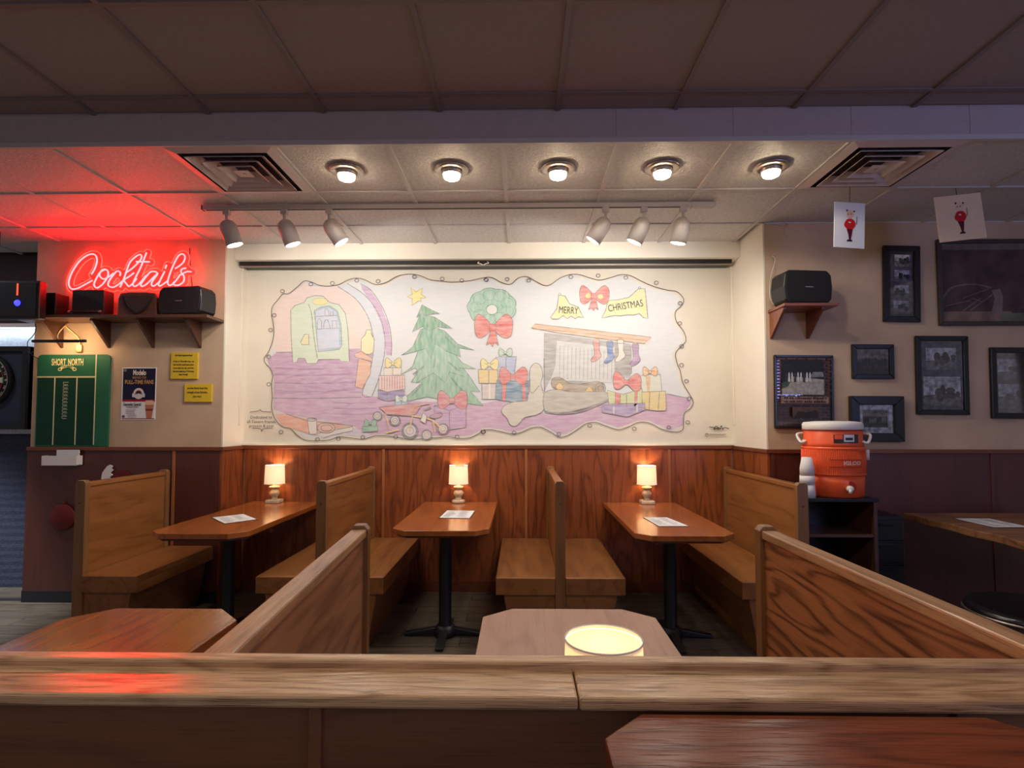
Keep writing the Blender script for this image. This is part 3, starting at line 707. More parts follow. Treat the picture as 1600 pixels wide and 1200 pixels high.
d.line(A(180,888,420,890,740,882), LW, LC); d.line(B(1290,862,1425,890), LW, LC, False)
d.build('painted_floor', 'mural', mu)
d = Draw(mtf, 0.002)
d.poly(A(590,190,650,172,760,245,840,350,880,470,885,600,850,760,798,880,745,862,800,690,815,560,805,460,770,360,700,265), (200, 206, 216))
d.poly(A(735,180,790,205,860,310,905,420,925,540,925,620,895,620,885,520,860,410,800,290,750,220), (188, 150, 190))
d.line(A(590,190,700,265,770,360,805,460,815,560,800,690,745,862,798,880), LW, LC); d.line(A(650,172,760,245,840,350,880,470,885,600,850,760,805,878), LW, LC); d.line(A(735,175,800,215,870,320,912,430,928,540,925,625), LW, LC)
d.build('painted_arch', 'mural', mu)
# cupboard with shelves
d = Draw(mtf, 0.0024)
d.both(A(310,665,300,480,298,340,325,310,380,292,400,262,450,248,500,252,540,290,600,305,640,360,655,460,665,660,610,660,600,645,470,648,460,672,400,672,385,640,345,640,335,665), (198, 216, 186), LW, LC, False)
d.ell(*A(480,285)[0], 12, 5.5, (226, 214, 140)); d.ring(*A(480,285)[0], 12, 5.5, 0.9, (180, 170, 100))
d.both(A(445,340,490,318,540,312,590,345,612,430,618,560,600,585,470,600), (150, 176, 190), LW, (90, 130, 140), False)
d.poly(A(455,350,495,330,540,325,580,355,598,430,602,570,470,582), (188, 200, 218))
d.line(A(455,378,590,372), 1, LC, False); d.line(A(460,458,600,450), 1, LC, False)
for bx in ((512,372,512,340,520,332,535,340,538,370), (548,370,548,350,565,350,565,370), (465,455,465,410,477,390,492,410,492,455), (505,452,505,425,515,400,530,400,538,425,545,450), (558,448,558,405,585,405,585,448)): d.line(A(*bx), 0.9, LC, False)
d.both(A(360,540,385,490,412,490,412,555,370,555), (220, 212, 150), LW, LC, False)
d.line(A(410,300,430,370,440,480,465,640), LW, LC)
d.build('painted_cupboard', 'mural', mu)
d = Draw(mtf, 0.0028)
d.both(A(737,612,738,520,765,490,770,462,800,462,802,490,820,520,815,600,790,615), (226, 218, 160), LW, LC, False)
d.both(A(695,612,740,596,808,640,805,660,700,632), (224, 160, 130), LW, LC, False)
d.both(A(722,640,800,662,795,740,745,830,700,815), (226, 166, 134), LW, LC, False)
d.build('painted_worktop', 'mural', mu)
# low table with glass and plate
d = Draw(mtf, 0.003)
d.poly(A(205,990,270,985,420,1025,560,1040,685,1062,660,1085,560,1105,440,1120,330,1085,240,1060), (222, 150, 118)); d.poly(A(440,1105,685,1062,684,1092,500,1135), (226, 214, 204))
d.line(A(270,988,400,1030,560,1045,685,1062,685,1092,560,1118,500,1138), LW, LC, False); d.line(A(440,1112,685,1066), LW, LC, False)
d.both(A(402,1022,460,1020,462,1110,415,1114), (224, 214, 208), LW, LC, False); d.ring(*A(431,1022)[0], 7.5, 2.6, LW, LC)
d.ell(*A(520,1075)[0], 14, 8, (222, 170, 150)); d.ring(*A(520,1075)[0], 14, 8, LW, LC); d.ring(*A(522,1075)[0], 9, 5, LW, LC)
d.build('painted_low_table', 'mural', mu)
# tree
d = Draw(mtf, 0.0032)
GR, GD = (120, 178, 148), (70, 104, 92)
d.both(A(1010,890,1120,790,1050,790,1150,640,1330,640,1420,760,1480,850,1420,845,1500,935,1300,910,1150,880,1040,905), GR, LW, GD, False)
d.both(A(990,740,1060,690,1110,550,1270,550,1370,670,1455,705,1340,700,1385,755,1290,725,1262,790,1190,730,1080,795,1110,735,1075,700), (132, 184, 156), LW, GD, False)
d.both(A(990,620,1060,570,1110,460,1180,440,1260,470,1340,550,1445,590,1350,575,1360,632,1270,595,1200,545,1175,645,1140,580), (104, 168, 136), LW, GD, False)
d.both(A(1058,475,1100,385,1120,360,1200,385,1310,455,1215,445,1160,470,1120,440), (86, 156, 118), LW, GD, False)
d.both(A(1085,385,1120,305,1150,325,1228,362,1165,365,1140,375,1120,360), (78, 150, 110), LW, GD, False)
for p in ((1120,470,1090,560), (1180,460,1180,540), (1250,490,1330,575), (1130,690,1060,740), (1200,640,1190,700), (1280,660,1350,720), (1120,800,1060,870), (1210,750,1200,860), (1300,760,1400,880), (1110,400,1080,455), (1200,400,1270,445)): d.line(A(*p), 2.6, (84, 140, 112), False)
d.build('painted_tree', 'mural_tree', mu)
d = Draw(mtf, 0.0042)
d.both(A(1047,198,1080,225,1122,202,1112,240,1145,262,1108,265,1115,285,1098,280,1055,310,1058,265,1025,258,1058,240), (232, 214, 110), LW, (150, 130, 60), False)
d.build('painted_star', 'mural', mu)
# wreath
d = Draw(mtf, 0.0034); wc_ = B(195,320)[0]
pts = []
for i in range(90):
    a = 2 * math.pi * i / 90; r_ = 1 + 0.07 * abs(math.sin(a * 4.5)); pts.append((wc_[0] + 36 * r_ * math.cos(a), wc_[1] + 28 * r_ * math.sin(a)))
d.both(pts, (140, 190, 166), 1.6, (70, 140, 110), False)
for i in range(9):
    a = 2 * math.pi * (i + 0.5) / 9; d.ring(wc_[0] + 25 * math.cos(a), wc_[1] + 19 * math.sin(a), 10, 8, 0.9, (90, 150, 124))
d.ell(wc_[0], wc_[1] + 4, 9, 8, (216, 214, 210)); d.ring(wc_[0], wc_[1] + 4, 9, 8, 1.6, (70, 140, 110))
d.build('painted_wreath', 'mural_tree', mu)
def bow(d, cx, cy, s, col, lc=(120, 50, 50), tails=True, tilt=0):
    def q(*p): return [(cx + p[i] * s, cy + (p[i + 1] + tilt * p[i]) * s) for i in range(0, len(p), 2)]
    if tails: d.both(q(-2, 3, -8, 22, -3, 19, 0, 24, 2, 18, 7, 22, 3, 3), col, 0.9, lc, False)
    d.both(q(-1, 0, -10, -12, -18, -16, -22, -6, -20, 10, -12, 12), col, 0.9, lc); d.both(q(1, 0, 10, -12, 18, -16, 24, -8, 22, 10, 12, 12), col, 0.9, lc)
    d.line(q(-3, 0, -12, -4), 0.8, lc, False); d.line(q(3, 0, 12, -4), 0.8, lc, False)
    d.both(q(-4, -4, 4, -4, 4, 4, -4, 4), col, 0.9, lc, False)
d = Draw(mtf, 0.0052); bow(d, *B(200,447)[0], 1.28, (214, 84, 76)); d.build('painted_bow', 'mural', mu)
d = Draw(mtf, 0.0052); bow(d, *B(830,250)[0], 1.0, (218, 92, 84)); d.ell(*B(795,250)[0], 4, 4, (228, 206, 90)); d.ell(*B(872,255)[0], 4, 4, (228, 206, 90))
d.build('painted_bow', 'mural', mu)
# banners
d = Draw(mtf, 0.0040)
d.both(B(575,395,560,385,600,330,612,245,650,250,680,300,735,320,750,355,768,388,735,380,715,392,690,375,665,392,640,372,610,395), (214, 214, 140), LW, LC, False)
d.both(B(880,388,905,340,918,280,980,275,1050,260,1110,205,1150,205,1160,300,1168,390,1140,385,1115,360,1080,370,1040,368,1000,375,960,372,920,380), (216, 216, 146), LW, LC, False)
d.ring(*B(618,240)[0], 1.8, 1.8, 0.8, LC); d.ring(*B(1117,200)[0], 1.8, 1.8, 0.8, LC)
d.build('painted_banners', 'mural', mu)
x, z = atY(888, 485.5, YM); text('MERRY', 0.085, 'pencil', mu, (x, -0.008, z), 'banner_lettering', width=0.165, rotz=R(-4))
x, z = atY(977, 478.5, YM); text('CHRISTMAS', 0.085, 'pencil', mu, (x, -0.008, z), 'banner_lettering', width=0.30, rotz=R(9))
# fireplace, mantel, log, stockings
d = Draw(mtf, 0.0030)
d.poly(B(520,480,1060,550,1060,760,965,760,960,790,700,800,560,770,520,850), (150, 148, 146))
d.poly(B(600,530,960,570,960,790,560,775,590,690), (196, 196, 194))
for k in range(14): d.line(B(620 + k * 25, 560 + k * 3, 616 + k * 25, 770), 0.8, (130, 130, 130), False)
d.poly(B(965,560,1060,560,1062,740,965,735), (138, 132, 128))
d.line(B(1062,560,1066,735), LW, LC, False); d.line(B(520,640,524,850), LW, LC, False)
d.both(B(522,860,600,835,700,850,900,850,920,895,840,930,700,970,600,980,525,965), (176, 168, 154), LW, LC, True)
d.line(B(525,972,620,985,760,968,920,900), 3.0, (110, 104, 100))
d.build('painted_fireplace', 'mural', mu)
d = Draw(mtf, 0.0038)
d.both(B(440,450,465,425,1190,508,1150,548,900,520,600,480), (226, 168, 130), LW, (120, 80, 60), False); d.line(B(450,455,640,470,900,498,1165,530), 0.9, (140, 90, 64), False)
d.poly(B(1150,548,1190,508,1188,530,1155,560), (210, 206, 200))
d.build('painted_mantel', 'mural', mu)
d = Draw(mtf, 0.0040)
d.both(B(570,770,620,760,680,795,760,800,840,785,880,795,895,830,880,865,780,850,640,840,575,820), (150, 126, 96), LW, (84, 66, 50)); d.ring(*B(872,828)[0], 8, 9.5, LW, (84, 66, 50)); d.ring(*B(872,828)[0], 4, 5, LW, (84, 66, 50))
for cx, cy in (B(617,820)[0], B(803,845)[0]):
    d.both([(cx - 6, cy), (cx, cy - 7), (cx + 6, cy), (cx + 2, cy + 6), (cx + 8, cy + 12), (cx + 5, cy + 16), (cx, cy + 11), (cx - 6, cy + 16), (cx - 8, cy + 11), (cx - 2, cy + 6)], (226, 180, 90), LW, (130, 96, 40))
d.build('painted_log', 'mural', mu)
d = Draw(mtf, 0.0046)
for (cx, cy), c in ((B(845,595)[0], (214, 130, 118)), (B(928,605)[0], (44, 104, 176)), (B(995,595)[0], (216, 210, 196)), (B(1088,620)[0], (160, 112, 164))):
    d.both([(cx - 4, cy - 17), (cx + 5, cy - 17), (cx + 5, cy - 2), (cx + 8, cy + 7), (cx + 3, cy + 13), (cx - 5, cy + 17), (cx - 8, cy + 14), (cx - 3, cy + 6), (cx - 3, cy - 4)], c, LW, LC); d.line([(cx - 4, cy - 12), (cx + 5, cy - 12)], 0.9, LC, False); d.ell(cx, cy - 19, 2, 2, (200, 140, 60))
d.build('painted_stockings', 'mural', mu)
# sack beside the hearth
d = Draw(mtf, 0.0050)
d.both(B(440,690,470,670,500,690,512,750,500,800,520,870,522,950,480,990,400,1010,350,1060,310,1055,290,1015,255,975,275,935,360,900,420,865,432,800,430,730), (204, 196, 176), LW, LC)
d.line(B(430,840,450,855,490,810), LW, LC)
d.build('painted_sack', 'mural', mu)
# gifts
def gift(d, pts, col, ribbon=None, rc=(220, 90, 84)):
    d.both(pts, col, LW, LC, False)
    if ribbon: d.poly(ribbon, rc); d.line(ribbon, 0.8, LC, False, True)
d = Draw(mtf, 0.0050)
gift(d, A(842,835,900,852,1010,830,1012,885,905,908,845,890), (120, 100, 164)); d.line(A(900,852,902,908), LW, LC, False)
d.build('painted_gift', 'mural', mu)
d = Draw(mtf, 0.0052)
gift(d, A(850,748,1008,745,1012,832,900,850,848,832), (226, 192, 186))
for k in range(9): d.line(A(868 + k * 16, 752, 868 + k * 16, 832), 1.3, (186, 110, 110), False)
d.build('painted_gift', 'mural', mu)
d = Draw(mtf, 0.0054)
gift(d, A(880,700,990,698,988,745,882,748), (222, 210, 196)); d.line(A(935,700,935,745), 2, (196, 160, 110), False)
bow(d, *A(937,672)[0], 0.55, (226, 204, 120), (130, 110, 60), False)
d.build('painted_gift', 'mural', mu)
d = Draw(mtf, 0.0056)
gift(d, A(1470,710,1595,712,1590,795,1475,795), (226, 192, 110)); d.line(A(1535,712,1535,795), LW, LC, False); bow(d, *A(1538,680)[0], 0.6, (228, 212, 130), (140, 120, 60), False)
d.build('painted_gift', 'mural', mu)
d = Draw(mtf, 0.0058)
gift(d, A(1492,800,1580,800,1575,895,1495,895), (206, 192, 188)); d.line(A(1540,800,1540,895), 3, (226, 218, 208), False)
d.build('painted_gift', 'mural', mu)
d = Draw(mtf, 0.0060)
gift(d, B(220,632,348,630,335,720,340,780,235,775), (164, 174, 208)); d.line(B(282,632,284,770), LW, LC, False); bow(d, *B(278,605)[0], 0.45, (176, 202, 180), (90, 120, 100), False)
d.build('painted_gift', 'mural', mu)
d = Draw(mtf, 0.0062)
gift(d, B(225,775,320,785,425,780,415,905,320,912,215,895), (64, 124, 158), B(258,785,285,787,280,905,258,903)); d.poly(B(382,785,402,785,406,905,388,907), (218, 90, 84)); bow(d, *B(325,755)[0], 0.95, (214, 90, 84), (110, 50, 50), False)
d.build('painted_gift', 'mural', mu)
d = Draw(mtf, 0.0064)
gift(d, A(1195,935,1390,925,1392,1070,1290,1085,1200,1040), (184, 140, 184)); d.line(A(1290,965,1290,1085), LW, LC, False); d.line(A(1195,935,1290,968,1390,928), LW, LC, False); bow(d, *A(1305,905)[0], 1.0, (206, 104, 116), (110, 50, 60), False)
d.build('painted_gift', 'mural', mu)
d = Draw(mtf, 0.0066)
gift(d, A(950,905,1030,905,1028,960,952,965), (150, 184, 208)); d.line(A(990,908,990,962), LW, LC, False); bow(d, *A(988,895)[0], 0.4, (206, 216, 210), (100, 120, 120), False)
d.build('painted_gift', 'mural', mu)
d = Draw(mtf, 0.0068)
gift(d, A(745,1065,840,1060,842,1095,750,1100), (104, 178, 142)); bow(d, *A(795,1045)[0], 0.4, (104, 178, 142), (60, 110, 90), False)
d.build('painted_gift', 'mural', mu)
d = Draw(mtf, 0.0070)
gift(d, B(915,840,1015,865,1140,825,1130,930,1035,950,925,930), (196, 206, 140), B(965,850,998,862,992,945,962,938)); d.poly(B(1085,845,1105,838,1100,935,1082,940), (214, 90, 84)); d.line(B(1035,865,1035,948), LW, LC, False); bow(d, *B(1035,790)[0], 0.95, (218, 92, 86), (110, 50, 50), False, 0.1)
d.build('painted_gift', 'mural', mu)
d = Draw(mtf, 0.0072)
gift(d, B(1110,750,1245,740,1255,845,1135,850), (210, 214, 194)); d.poly(B(1152,752,1185,752,1178,848,1165,848), (214, 166, 110)); bow(d, *B(1180,725)[0], 0.5, (222, 170, 100), (130, 90, 40), False)
d.build('painted_gift', 'mural', mu)
d = Draw(mtf, 0.0074)
gift(d, B(1130,850,1278,845,1282,965,1230,968,1135,955), (220, 194, 110)); d.line(B(1180,850,1175,955), LW, LC, False); d.line(B(1240,850,1232,962), LW, LC, False)
d.build('painted_gift', 'mural', mu)
d = Draw(mtf, 0.0076)
gift(d, B(880,935,950,925,1150,920,1152,960,1040,1005,880,975), (150, 124, 176)); d.line(B(955,940,955,985), 2.4, (214, 200, 214), False); d.line(B(1100,930,1100,975), 2.4, (214, 200, 214), False)
d.build('painted_gift', 'mural', mu)
# wagon and tricycle
d = Draw(mtf, 0.0072)
d.both(A(850,945,1040,925,1120,925,1080,985,1050,1000,900,990), (208, 120, 118), LW, LC, False)
def wheel(cx, cy, r_): d.ell(cx, cy, r_, r_, (84, 78, 82)); d.ell(cx, cy, r_ * 0.72, r_ * 0.72, (212, 198, 206)); d.ring(cx, cy, r_ * 0.45, r_ * 0.45, 0.8, LC); d.ell(cx, cy, 2, 2, (214, 190, 120))
for p, r_ in (((840, 1000), 7.5), ((950, 1028), 8.5), ((1043, 1092), 13), ((1148, 1118), 8.5), ((1250, 1080), 9)): wheel(*A(*p)[0], r_)
d.line(A(890,985,920,1085), 2.2, (214, 176, 120), False); d.line(A(895,1105,975,1085), 2.6, (222, 196, 110), False)
d.line(A(1040,1085,1060,1000,1140,1010,1190,1030,1245,1080), 2.6, (220, 186, 110), False); d.line(A(1190,1030,1200,1100), 2.2, (220, 186, 110), False); d.line(A(1045,990,1080,940,1170,920), 2.2, (212, 150, 120)); d.line(A(1130,965,1175,945), 2.6, (110, 96, 110), False)
d.both(A(1165,1000,1235,980,1240,1000,1200,1015), (174, 96, 150), LW, LC); d.both(A(1110,1030,1125,980,1150,1000,1140,1048), (222, 216, 206), LW, LC, False)
d.build('painted_toys', 'mural', mu)
d = Draw(mtf, 0.0086)
d.line(border, 1.0, LC, True, True)
for cx, cy in A(248,222,425,178,560,172,712,155,845,160,1072,132,1245,145,1367,155,1520,152,197,372,175,464,163,630,163,803,240,1100,467,1146,598,1143,750,1133,955,1130,1338,1130,1503,1098) + B(158,150,290,148,425,155,687,133,857,125,1030,137,1220,170,1368,297,1365,423,1378,565,1377,683,1407,783,1423,892,1415,1040,1297,1072,1082,1080,805,1060,612,1113,333,1105,140,1100):
    d.ring(cx, cy, 3.1, 2.7, 0.9, LC, 14)
d.line([(392, 644), (405, 642), (408, 640), (411, 643), (425, 644)], 0.9, LC); d.line([(395, 669), (408, 670), (410, 674), (413, 670), (427, 669)], 0.9, LC)
d.line([(1107, 667), (1114, 668), (1122, 671), (1118, 666), (1114, 671), (1122, 668), (1124, 671), (1126, 665), (1128, 671), (1131, 668), (1138, 670)], 1.1, (60, 54, 58))
d.line([(1101, 680), (1103, 677), (1105, 680), (1103, 682), (1101, 679)] + [(1106 + k * 1.6, 679 + (1.2 if k % 2 else -1.0)) for k in range(18)], 0.8, (120, 112, 112))
d.build('painted_border', 'print', mu)
for s_, yy in (('Dedicated to', 652), ('all Tavern friends', 659), ('present & past', 665.5)):
    x, z = atY(409, yy, YM); text(s_, 0.036, 'pencil', mu, (x, -0.009, z), 'dedication_lettering')

# ================================================================== LEFT WALL THINGS
# shelf
ZS = 2.245; YSF = 4.125
sh = thing('wall_shelf', 'long dark wooden wall shelf under the neon sign', 'shelf', (0, YL, 0))
MB().box(-3.97, XL, YSF - YL, 0, ZS - 0.022, ZS).build('board', 'shelf_dark', sh, bevel=0.002)
for px in (97, 171, 240, 313):
    x, zt = atY(px, 544, YL)
    MB().prism([(-0.004, ZS - 0.022), (-0.20, ZS - 0.022), (-0.20, ZS - 0.04), (-0.004, zt), (0.0, zt)], 'x', x - 0.010, x + 0.010).build('bracket', 'shelf_dark', sh)
# neon sign
ns = thing('neon_sign', 'glowing red script neon sign reading Cocktails', 'neon sign', (0, YL, 0))
K = 260 / 1600
strokes = [
 [(325,330),(355,280),(378,210),(370,155),(335,135),(280,150),(210,205),(150,290),(115,370),(108,430),(135,470),(190,465),(250,435),(335,388)],
 [(455,285),(410,310),(370,375),(350,430),(375,460),(415,440),(460,390),(487,330),(475,290),(440,283),(410,310),(405,345),(440,375),(490,355),(540,318)],
 [(600,345),(602,312),(570,300),(525,350),(490,405),(490,440),(530,455),(580,430),(640,380)],
 [(600,455),(640,365),(690,225),(745,165),(790,140),(808,160),(790,200),(720,270),(650,320)],
 [(735,315),(690,350),(640,385),(665,425),(685,445),(720,420),(760,370)],
 [(855,120),(800,260),(740,380),(725,430),(745,445),(790,415),(850,340)], [(755,208),(885,210)],
 [(965,325),(940,305),(890,310),(830,380),(800,430),(815,445),(860,420),(930,350),(965,320)], [(960,330),(910,400),(905,435),(930,440),(985,395)],
 [(1030,300),(985,390),(970,430),(990,440),(1055,395)], [(1048,238),(1034,276)],
 [(1130,275),(1200,225),(1225,170),(1205,135),(1160,155),(1105,260),(1065,370),(1060,420),(1085,435),(1130,400),(1180,330)],
 [(1235,270),(1195,280),(1187,310),(1215,350),(1210,400),(1160,435),(1110,425),(1128,395)], [(1185,335),(1240,305),(1285,305)]]
allp = []
for s_ in strokes:
    q = []
    for cx, cy in s_:
        x, z = atY(90 + cx * K, 375 + cy * K, YL - 0.05); q.append((x, -0.05, z))
    q = catmull(q, 8); allp.append(q)
    MB().tube(q, 0.0056, 8).build('neon_tube', 'neon', ns)
# acrylic backing plate: the letters widened, with a rim whose glow is put in as emission
seg = np.array([(p.x, p.z) for q in allp for p in q])
gxn = np.arange(seg[:, 0].min() - 0.06, seg[:, 0].max() + 0.06, 0.0075); gzn = np.arange(seg[:, 1].min() - 0.06, seg[:, 1].max() + 0.06, 0.0075)
GX, GZ = np.meshgrid(gxn, gzn, indexing='ij')
DF = np.sqrt(((GX[..., None] - seg[:, 0]) ** 2 + (GZ[..., None] - seg[:, 1]) ** 2)).min(-1) - 0.030
vmap = {}; vv = []; ff = []; segs = []
def vid(i, j):
    if (i, j) not in vmap: vmap[(i, j)] = len(vv); vv.append((gxn[i], 0, gzn[j]))
    return vmap[(i, j)]
for i in range(len(gxn) - 1):
    for j in range(len(gzn) - 1):
        cs = [(i, j), (i + 1, j), (i + 1, j + 1), (i, j + 1)]; ins = [DF[c] < 0 for c in cs]
        if all(ins): ff.append(tuple(vid(*c) for c in cs))
        elif any(ins):
            cr = []
            for k in range(4):
                a, b_ = cs[k], cs[(k + 1) % 4]
                if (DF[a] < 0) != (DF[b_] < 0):
                    f_ = DF[a] / (DF[a] - DF[b_]); cr.append((gxn[a[0]] + (gxn[b_[0]] - gxn[a[0]]) * f_, gzn[a[1]] + (gzn[b_[1]] - gzn[a[1]]) * f_))
            if len(cr) >= 2: segs.append((cr[0], cr[1]))
            if len(cr) == 4: segs.append((cr[2], cr[3]))
mb = MB(); mb._add(vv, ff); mb.build('acrylic_plate', 'acrylic', ns, (0, -0.036, 0))
par = {}
def fnd(k):
    while par.setdefault(k, k) != k: k = par[k]
    return k
kq = lambda p: (round(p[0], 5), round(p[1], 5))
for a, b_ in segs: par[fnd(kq(a))] = fnd(kq(b_))
rims = {}
for a, b_ in segs:
    mb = rims.setdefault(fnd(kq(a)), MB())
    dx, dz = b_[0] - a[0], b_[1] - a[1]; l_ = math.hypot(dx, dz)
    if l_ < 1e-6: continue
    nx, nz = -dz / l_ * 0.0016, dx / l_ * 0.0016
    mb._add([(a[0] - nx, -0.0395, a[1] - nz), (b_[0] - nx, -0.0395, b_[1] - nz), (b_[0] + nx, -0.0395, b_[1] + nz), (a[0] + nx, -0.0395, a[1] + nz), (a[0] - nx, -0.033, a[1] - nz), (b_[0] - nx, -0.033, b_[1] - nz), (b_[0] + nx, -0.033, b_[1] + nz), (a[0] + nx, -0.033, a[1] + nz)], [(0, 1, 2, 3), (4, 7, 6, 5), (0, 4, 5, 1), (2, 6, 7, 3)])
for mb in rims.values():
    if len(mb.v) > 80: mb.build('acrylic_glow_rim', 'acrylic_edge_glow', ns)
for px, py in ((130, 440), (296, 420), (215, 395)):
    x, z = atY(px, py, YL); MB().lathe([(0.006, -0.036), (0.006, 0.0)], 10, (x, 0, z), axis='y').build('standoff', 'metal', ns)
x, z = atY(297, 388, YL); xb, zb_ = atY(301, 447, YL)
cb = MB().tube(catmull([(x, YL - 0.006, z), (x + 0.01, YL - 0.006, (z + zb_) / 2), (xb, YL - 0.006, zb_)], 6), 0.003, 6).build('sign_cable', 'wire_dark'); tag(cb, 'thin cable hanging at the right end of the neon sign', 'cable')

def speaker(x, y, z, w_, h_, dpt, label, rot=0.0):
    t = thing('loudspeaker', label, 'loudspeaker', (x, y, z), (0, 0, rot), group='black wall shelf loudspeakers')
    p = [(-w_ / 2, h_ * 0.12), (-w_ / 2 - 0.012, h_ * 0.5), (-w_ / 2, h_ * 0.88), (-w_ / 2 + 0.03, h_), (w_ / 2 - 0.03, h_), (w_ / 2, h_ * 0.86), (w_ / 2 + 0.008, h_ * 0.5), (w_ / 2, h_ * 0.14), (w_ / 2 - 0.03, 0), (-w_ / 2 + 0.03, 0)]
    MB().prism(p, 'y', -dpt / 2, dpt / 2).build('cabinet', 'black', t, bevel=0.012, seg=3)
    q = [(a * 0.94, h_ / 2 + (b_ - h_ / 2) * 0.9) for a, b_ in p]
    MB().prism(q, 'y', -dpt / 2 - 0.008, -dpt / 2).build('grille', 'black_matte', t, bevel=0.003)
    MB().box(-0.028, 0.028, -dpt / 2 - 0.0105, -dpt / 2 - 0.008, h_ * 0.47, h_ * 0.50).build('badge', 'metal', t, rot=(0, R(0), 0))
    return t
x, z = atY(291, 492, 4.22)
speaker(x, 4.235, ZS, 0.36, 0.225, 0.17, 'black loudspeaker at the right end of the long shelf', R(-8))
# radio with curved front
x0, _ = atY(188, 457, 4.21); x1, zt = atY(250, 457, 4.21); cx = (x0 + x1) / 2
t = thing('desk_radio', 'dark table radio with v shaped speaker front below the neon sign', 'radio', (cx, 4.24, ZS)); hw2 = (x1 - x0) / 2; hh = zt - ZS
MB().prism([(-hw2, 0), (hw2, 0), (hw2 * 0.98, hh * 0.75), (hw2 * 0.88, hh * 0.96), (hw2 * 0.4, hh), (-hw2 * 0.4, hh), (-hw2 * 0.88, hh * 0.96), (-hw2 * 0.98, hh * 0.75)], 'y', -0.06, 0.06).build('case', 'shelf_dark', t, bevel=0.01)
MB().prism([(-hw2 * 0.75, hh * 0.85), (hw2 * 0.75, hh * 0.85), (hw2 * 0.45, hh * 0.35), (0, hh * 0.1), (-hw2 * 0.45, hh * 0.35)], 'y', -0.068, -0.058).build('speaker_front', 'frame_brown', t, bevel=0.006)
MB().tube(catmull([(-hw2 * 0.75, -0.066, hh * 0.85), (-hw2 * 0.5, -0.068, hh * 0.35), (0, -0.07, hh * 0.07), (hw2 * 0.5, -0.068, hh * 0.35), (hw2 * 0.75, -0.066, hh * 0.85)], 6), 0.006, 6).build('trim_bow', 'black', t)
# equipment boxes
x0, _ = atY(118, 454, 4.21); x1, zt = atY(167, 454, 4.21); cx = (x0 + x1) / 2; hw2 = (x1 - x0) / 2; hh = zt - ZS
t = thing('audio_receiver', 'black box shaped audio unit in a low bracket on the long shelf', 'audio unit', (cx, 4.23, ZS))
MB().box(-hw2, hw2, -0.05, 0.06, 0.02, hh).build('case', 'black', t, bevel=0.004); MB().box(-hw2 - 0.03, hw2 + 0.01, -0.075, 0.06, 0, 0.02).build('tray', 'black', t, bevel=0.004)
MB().tube([(-hw2 + 0.01, -0.078, 0.03), (hw2 - 0.02, -0.078, 0.03)], 0.006, 8).build('front_bar', 'frame_brown', t)
for s in (-1, 1): MB().lathe([(0.008, -0.01), (0.008, 0.006)], 10, (s * (hw2 - 0.005), -0.076, 0.03), axis='y').build('knob', 'metal', t)
x0, _ = atY(63, 459, 4.21); x1, zt = atY(94, 459, 4.21); cx = (x0 + x1) / 2; hw2 = (x1 - x0) / 2
t = thing('audio_amplifier', 'low black amplifier box at the left end of the long shelf', 'audio unit', (cx, 4.24, ZS))
MB().box(-hw2 - 0.12, hw2, -0.07, 0.06, 0.008, zt - ZS).build('case', 'black', t, bevel=0.004)
for a in (-hw2 - 0.1, hw2 - 0.03):
    MB().lathe([(0.012, 0), (0.012, 0.008)], 10, (a, -0.04, 0)).build('foot', 'black', t)
MB().box(-hw2 - 0.02, -hw2 + 0.03, -0.073, -0.07, 0.07, 0.078).build('display_window', 'metal', t)
# projector / tv at far left
x1, z1 = atY(62, 438, 4.05); _, z0 = atY(62, 498, 4.05)
t = thing('wall_television', 'dark screen unit with a blue light hanging at the far left edge', 'television', (x1 - 0.42, 4.05, z0))
hh = z1 - z0
MB().box(-0.42, 0.42, 0.0, 0.07, 0, hh).build('case', 'black', t, bevel=0.01); MB().box(-0.40, 0.40, -0.004, 0.0, 0.02, hh - 0.02).build('screen', 'frame_black', t)
x, z = atY(26, 473, 4.04); MB().lathe([(0.0, -0.012), (0.018, -0.01), (0.024, 0.0)], 16, (x - t.location.x, -0.004, z - z0), axis='y', cap=False).build('status_light', 'led_blue', t)
x, z = atY(26.5, 452, 4.04); MB().box(x - t.location.x - 0.005, x - t.location.x + 0.005, -0.008, -0.004, z - z0 - 0.045, z - z0 + 0.045).build('indicator_strip', 'led_red', t)
MB().box(-0.05, 0.05, 0.07, 0.09, 0.05, 0.15).build('mount_plate', 'iron', t)
MB().tube([(0, 0.08, 0.1), (0, 0.08, ZC - z0)], 0.02, 10).build('ceiling_pole', 'iron', t)
# picture lamp over scoreboard
x0, z0 = atY(51, 533, 4.18); x1, _ = atY(134, 533, 4.18); xa, za = atY(91, 531, 4.18); xb, zb_ = atY(126, 545, YL)
t = thing('picture_lamp', 'gooseneck lamp with a thin bar over the green scoreboard', 'picture lamp', (0, 0, 0))
MB().tube([(x0, 4.18, z0), (x1, 4.18, z0)], 0.012, 10).build('bar', 'frame_black', t)
MB().box(x0 + 0.015, x1 - 0.015, 4.1925, 4.197, z0 - 0.006, z0 + 0.006).build('light_strip', 'picture_lamp_glow', t)
ztop = atY(108, 506, 4.25)[1]
MB().tube(catmull([(xa, 4.18, z0), (xa - 0.005, 4.18, z0 + 0.06), (xa + 0.05, 4.20, ztop), (xb - 0.06, 4.28, ztop - 0.005), (xb, 4.345, z0 + 0.05), (xb, 4.355, zb_)], 8), 0.007, 8).build('gooseneck', 'brass', t)
MB().box(xb - 0.022, xb + 0.022, YL - 0.02, YL, zb_ - 0.03, zb_ + 0.03).build('wall_plate', 'brass', t, bevel=0.003)
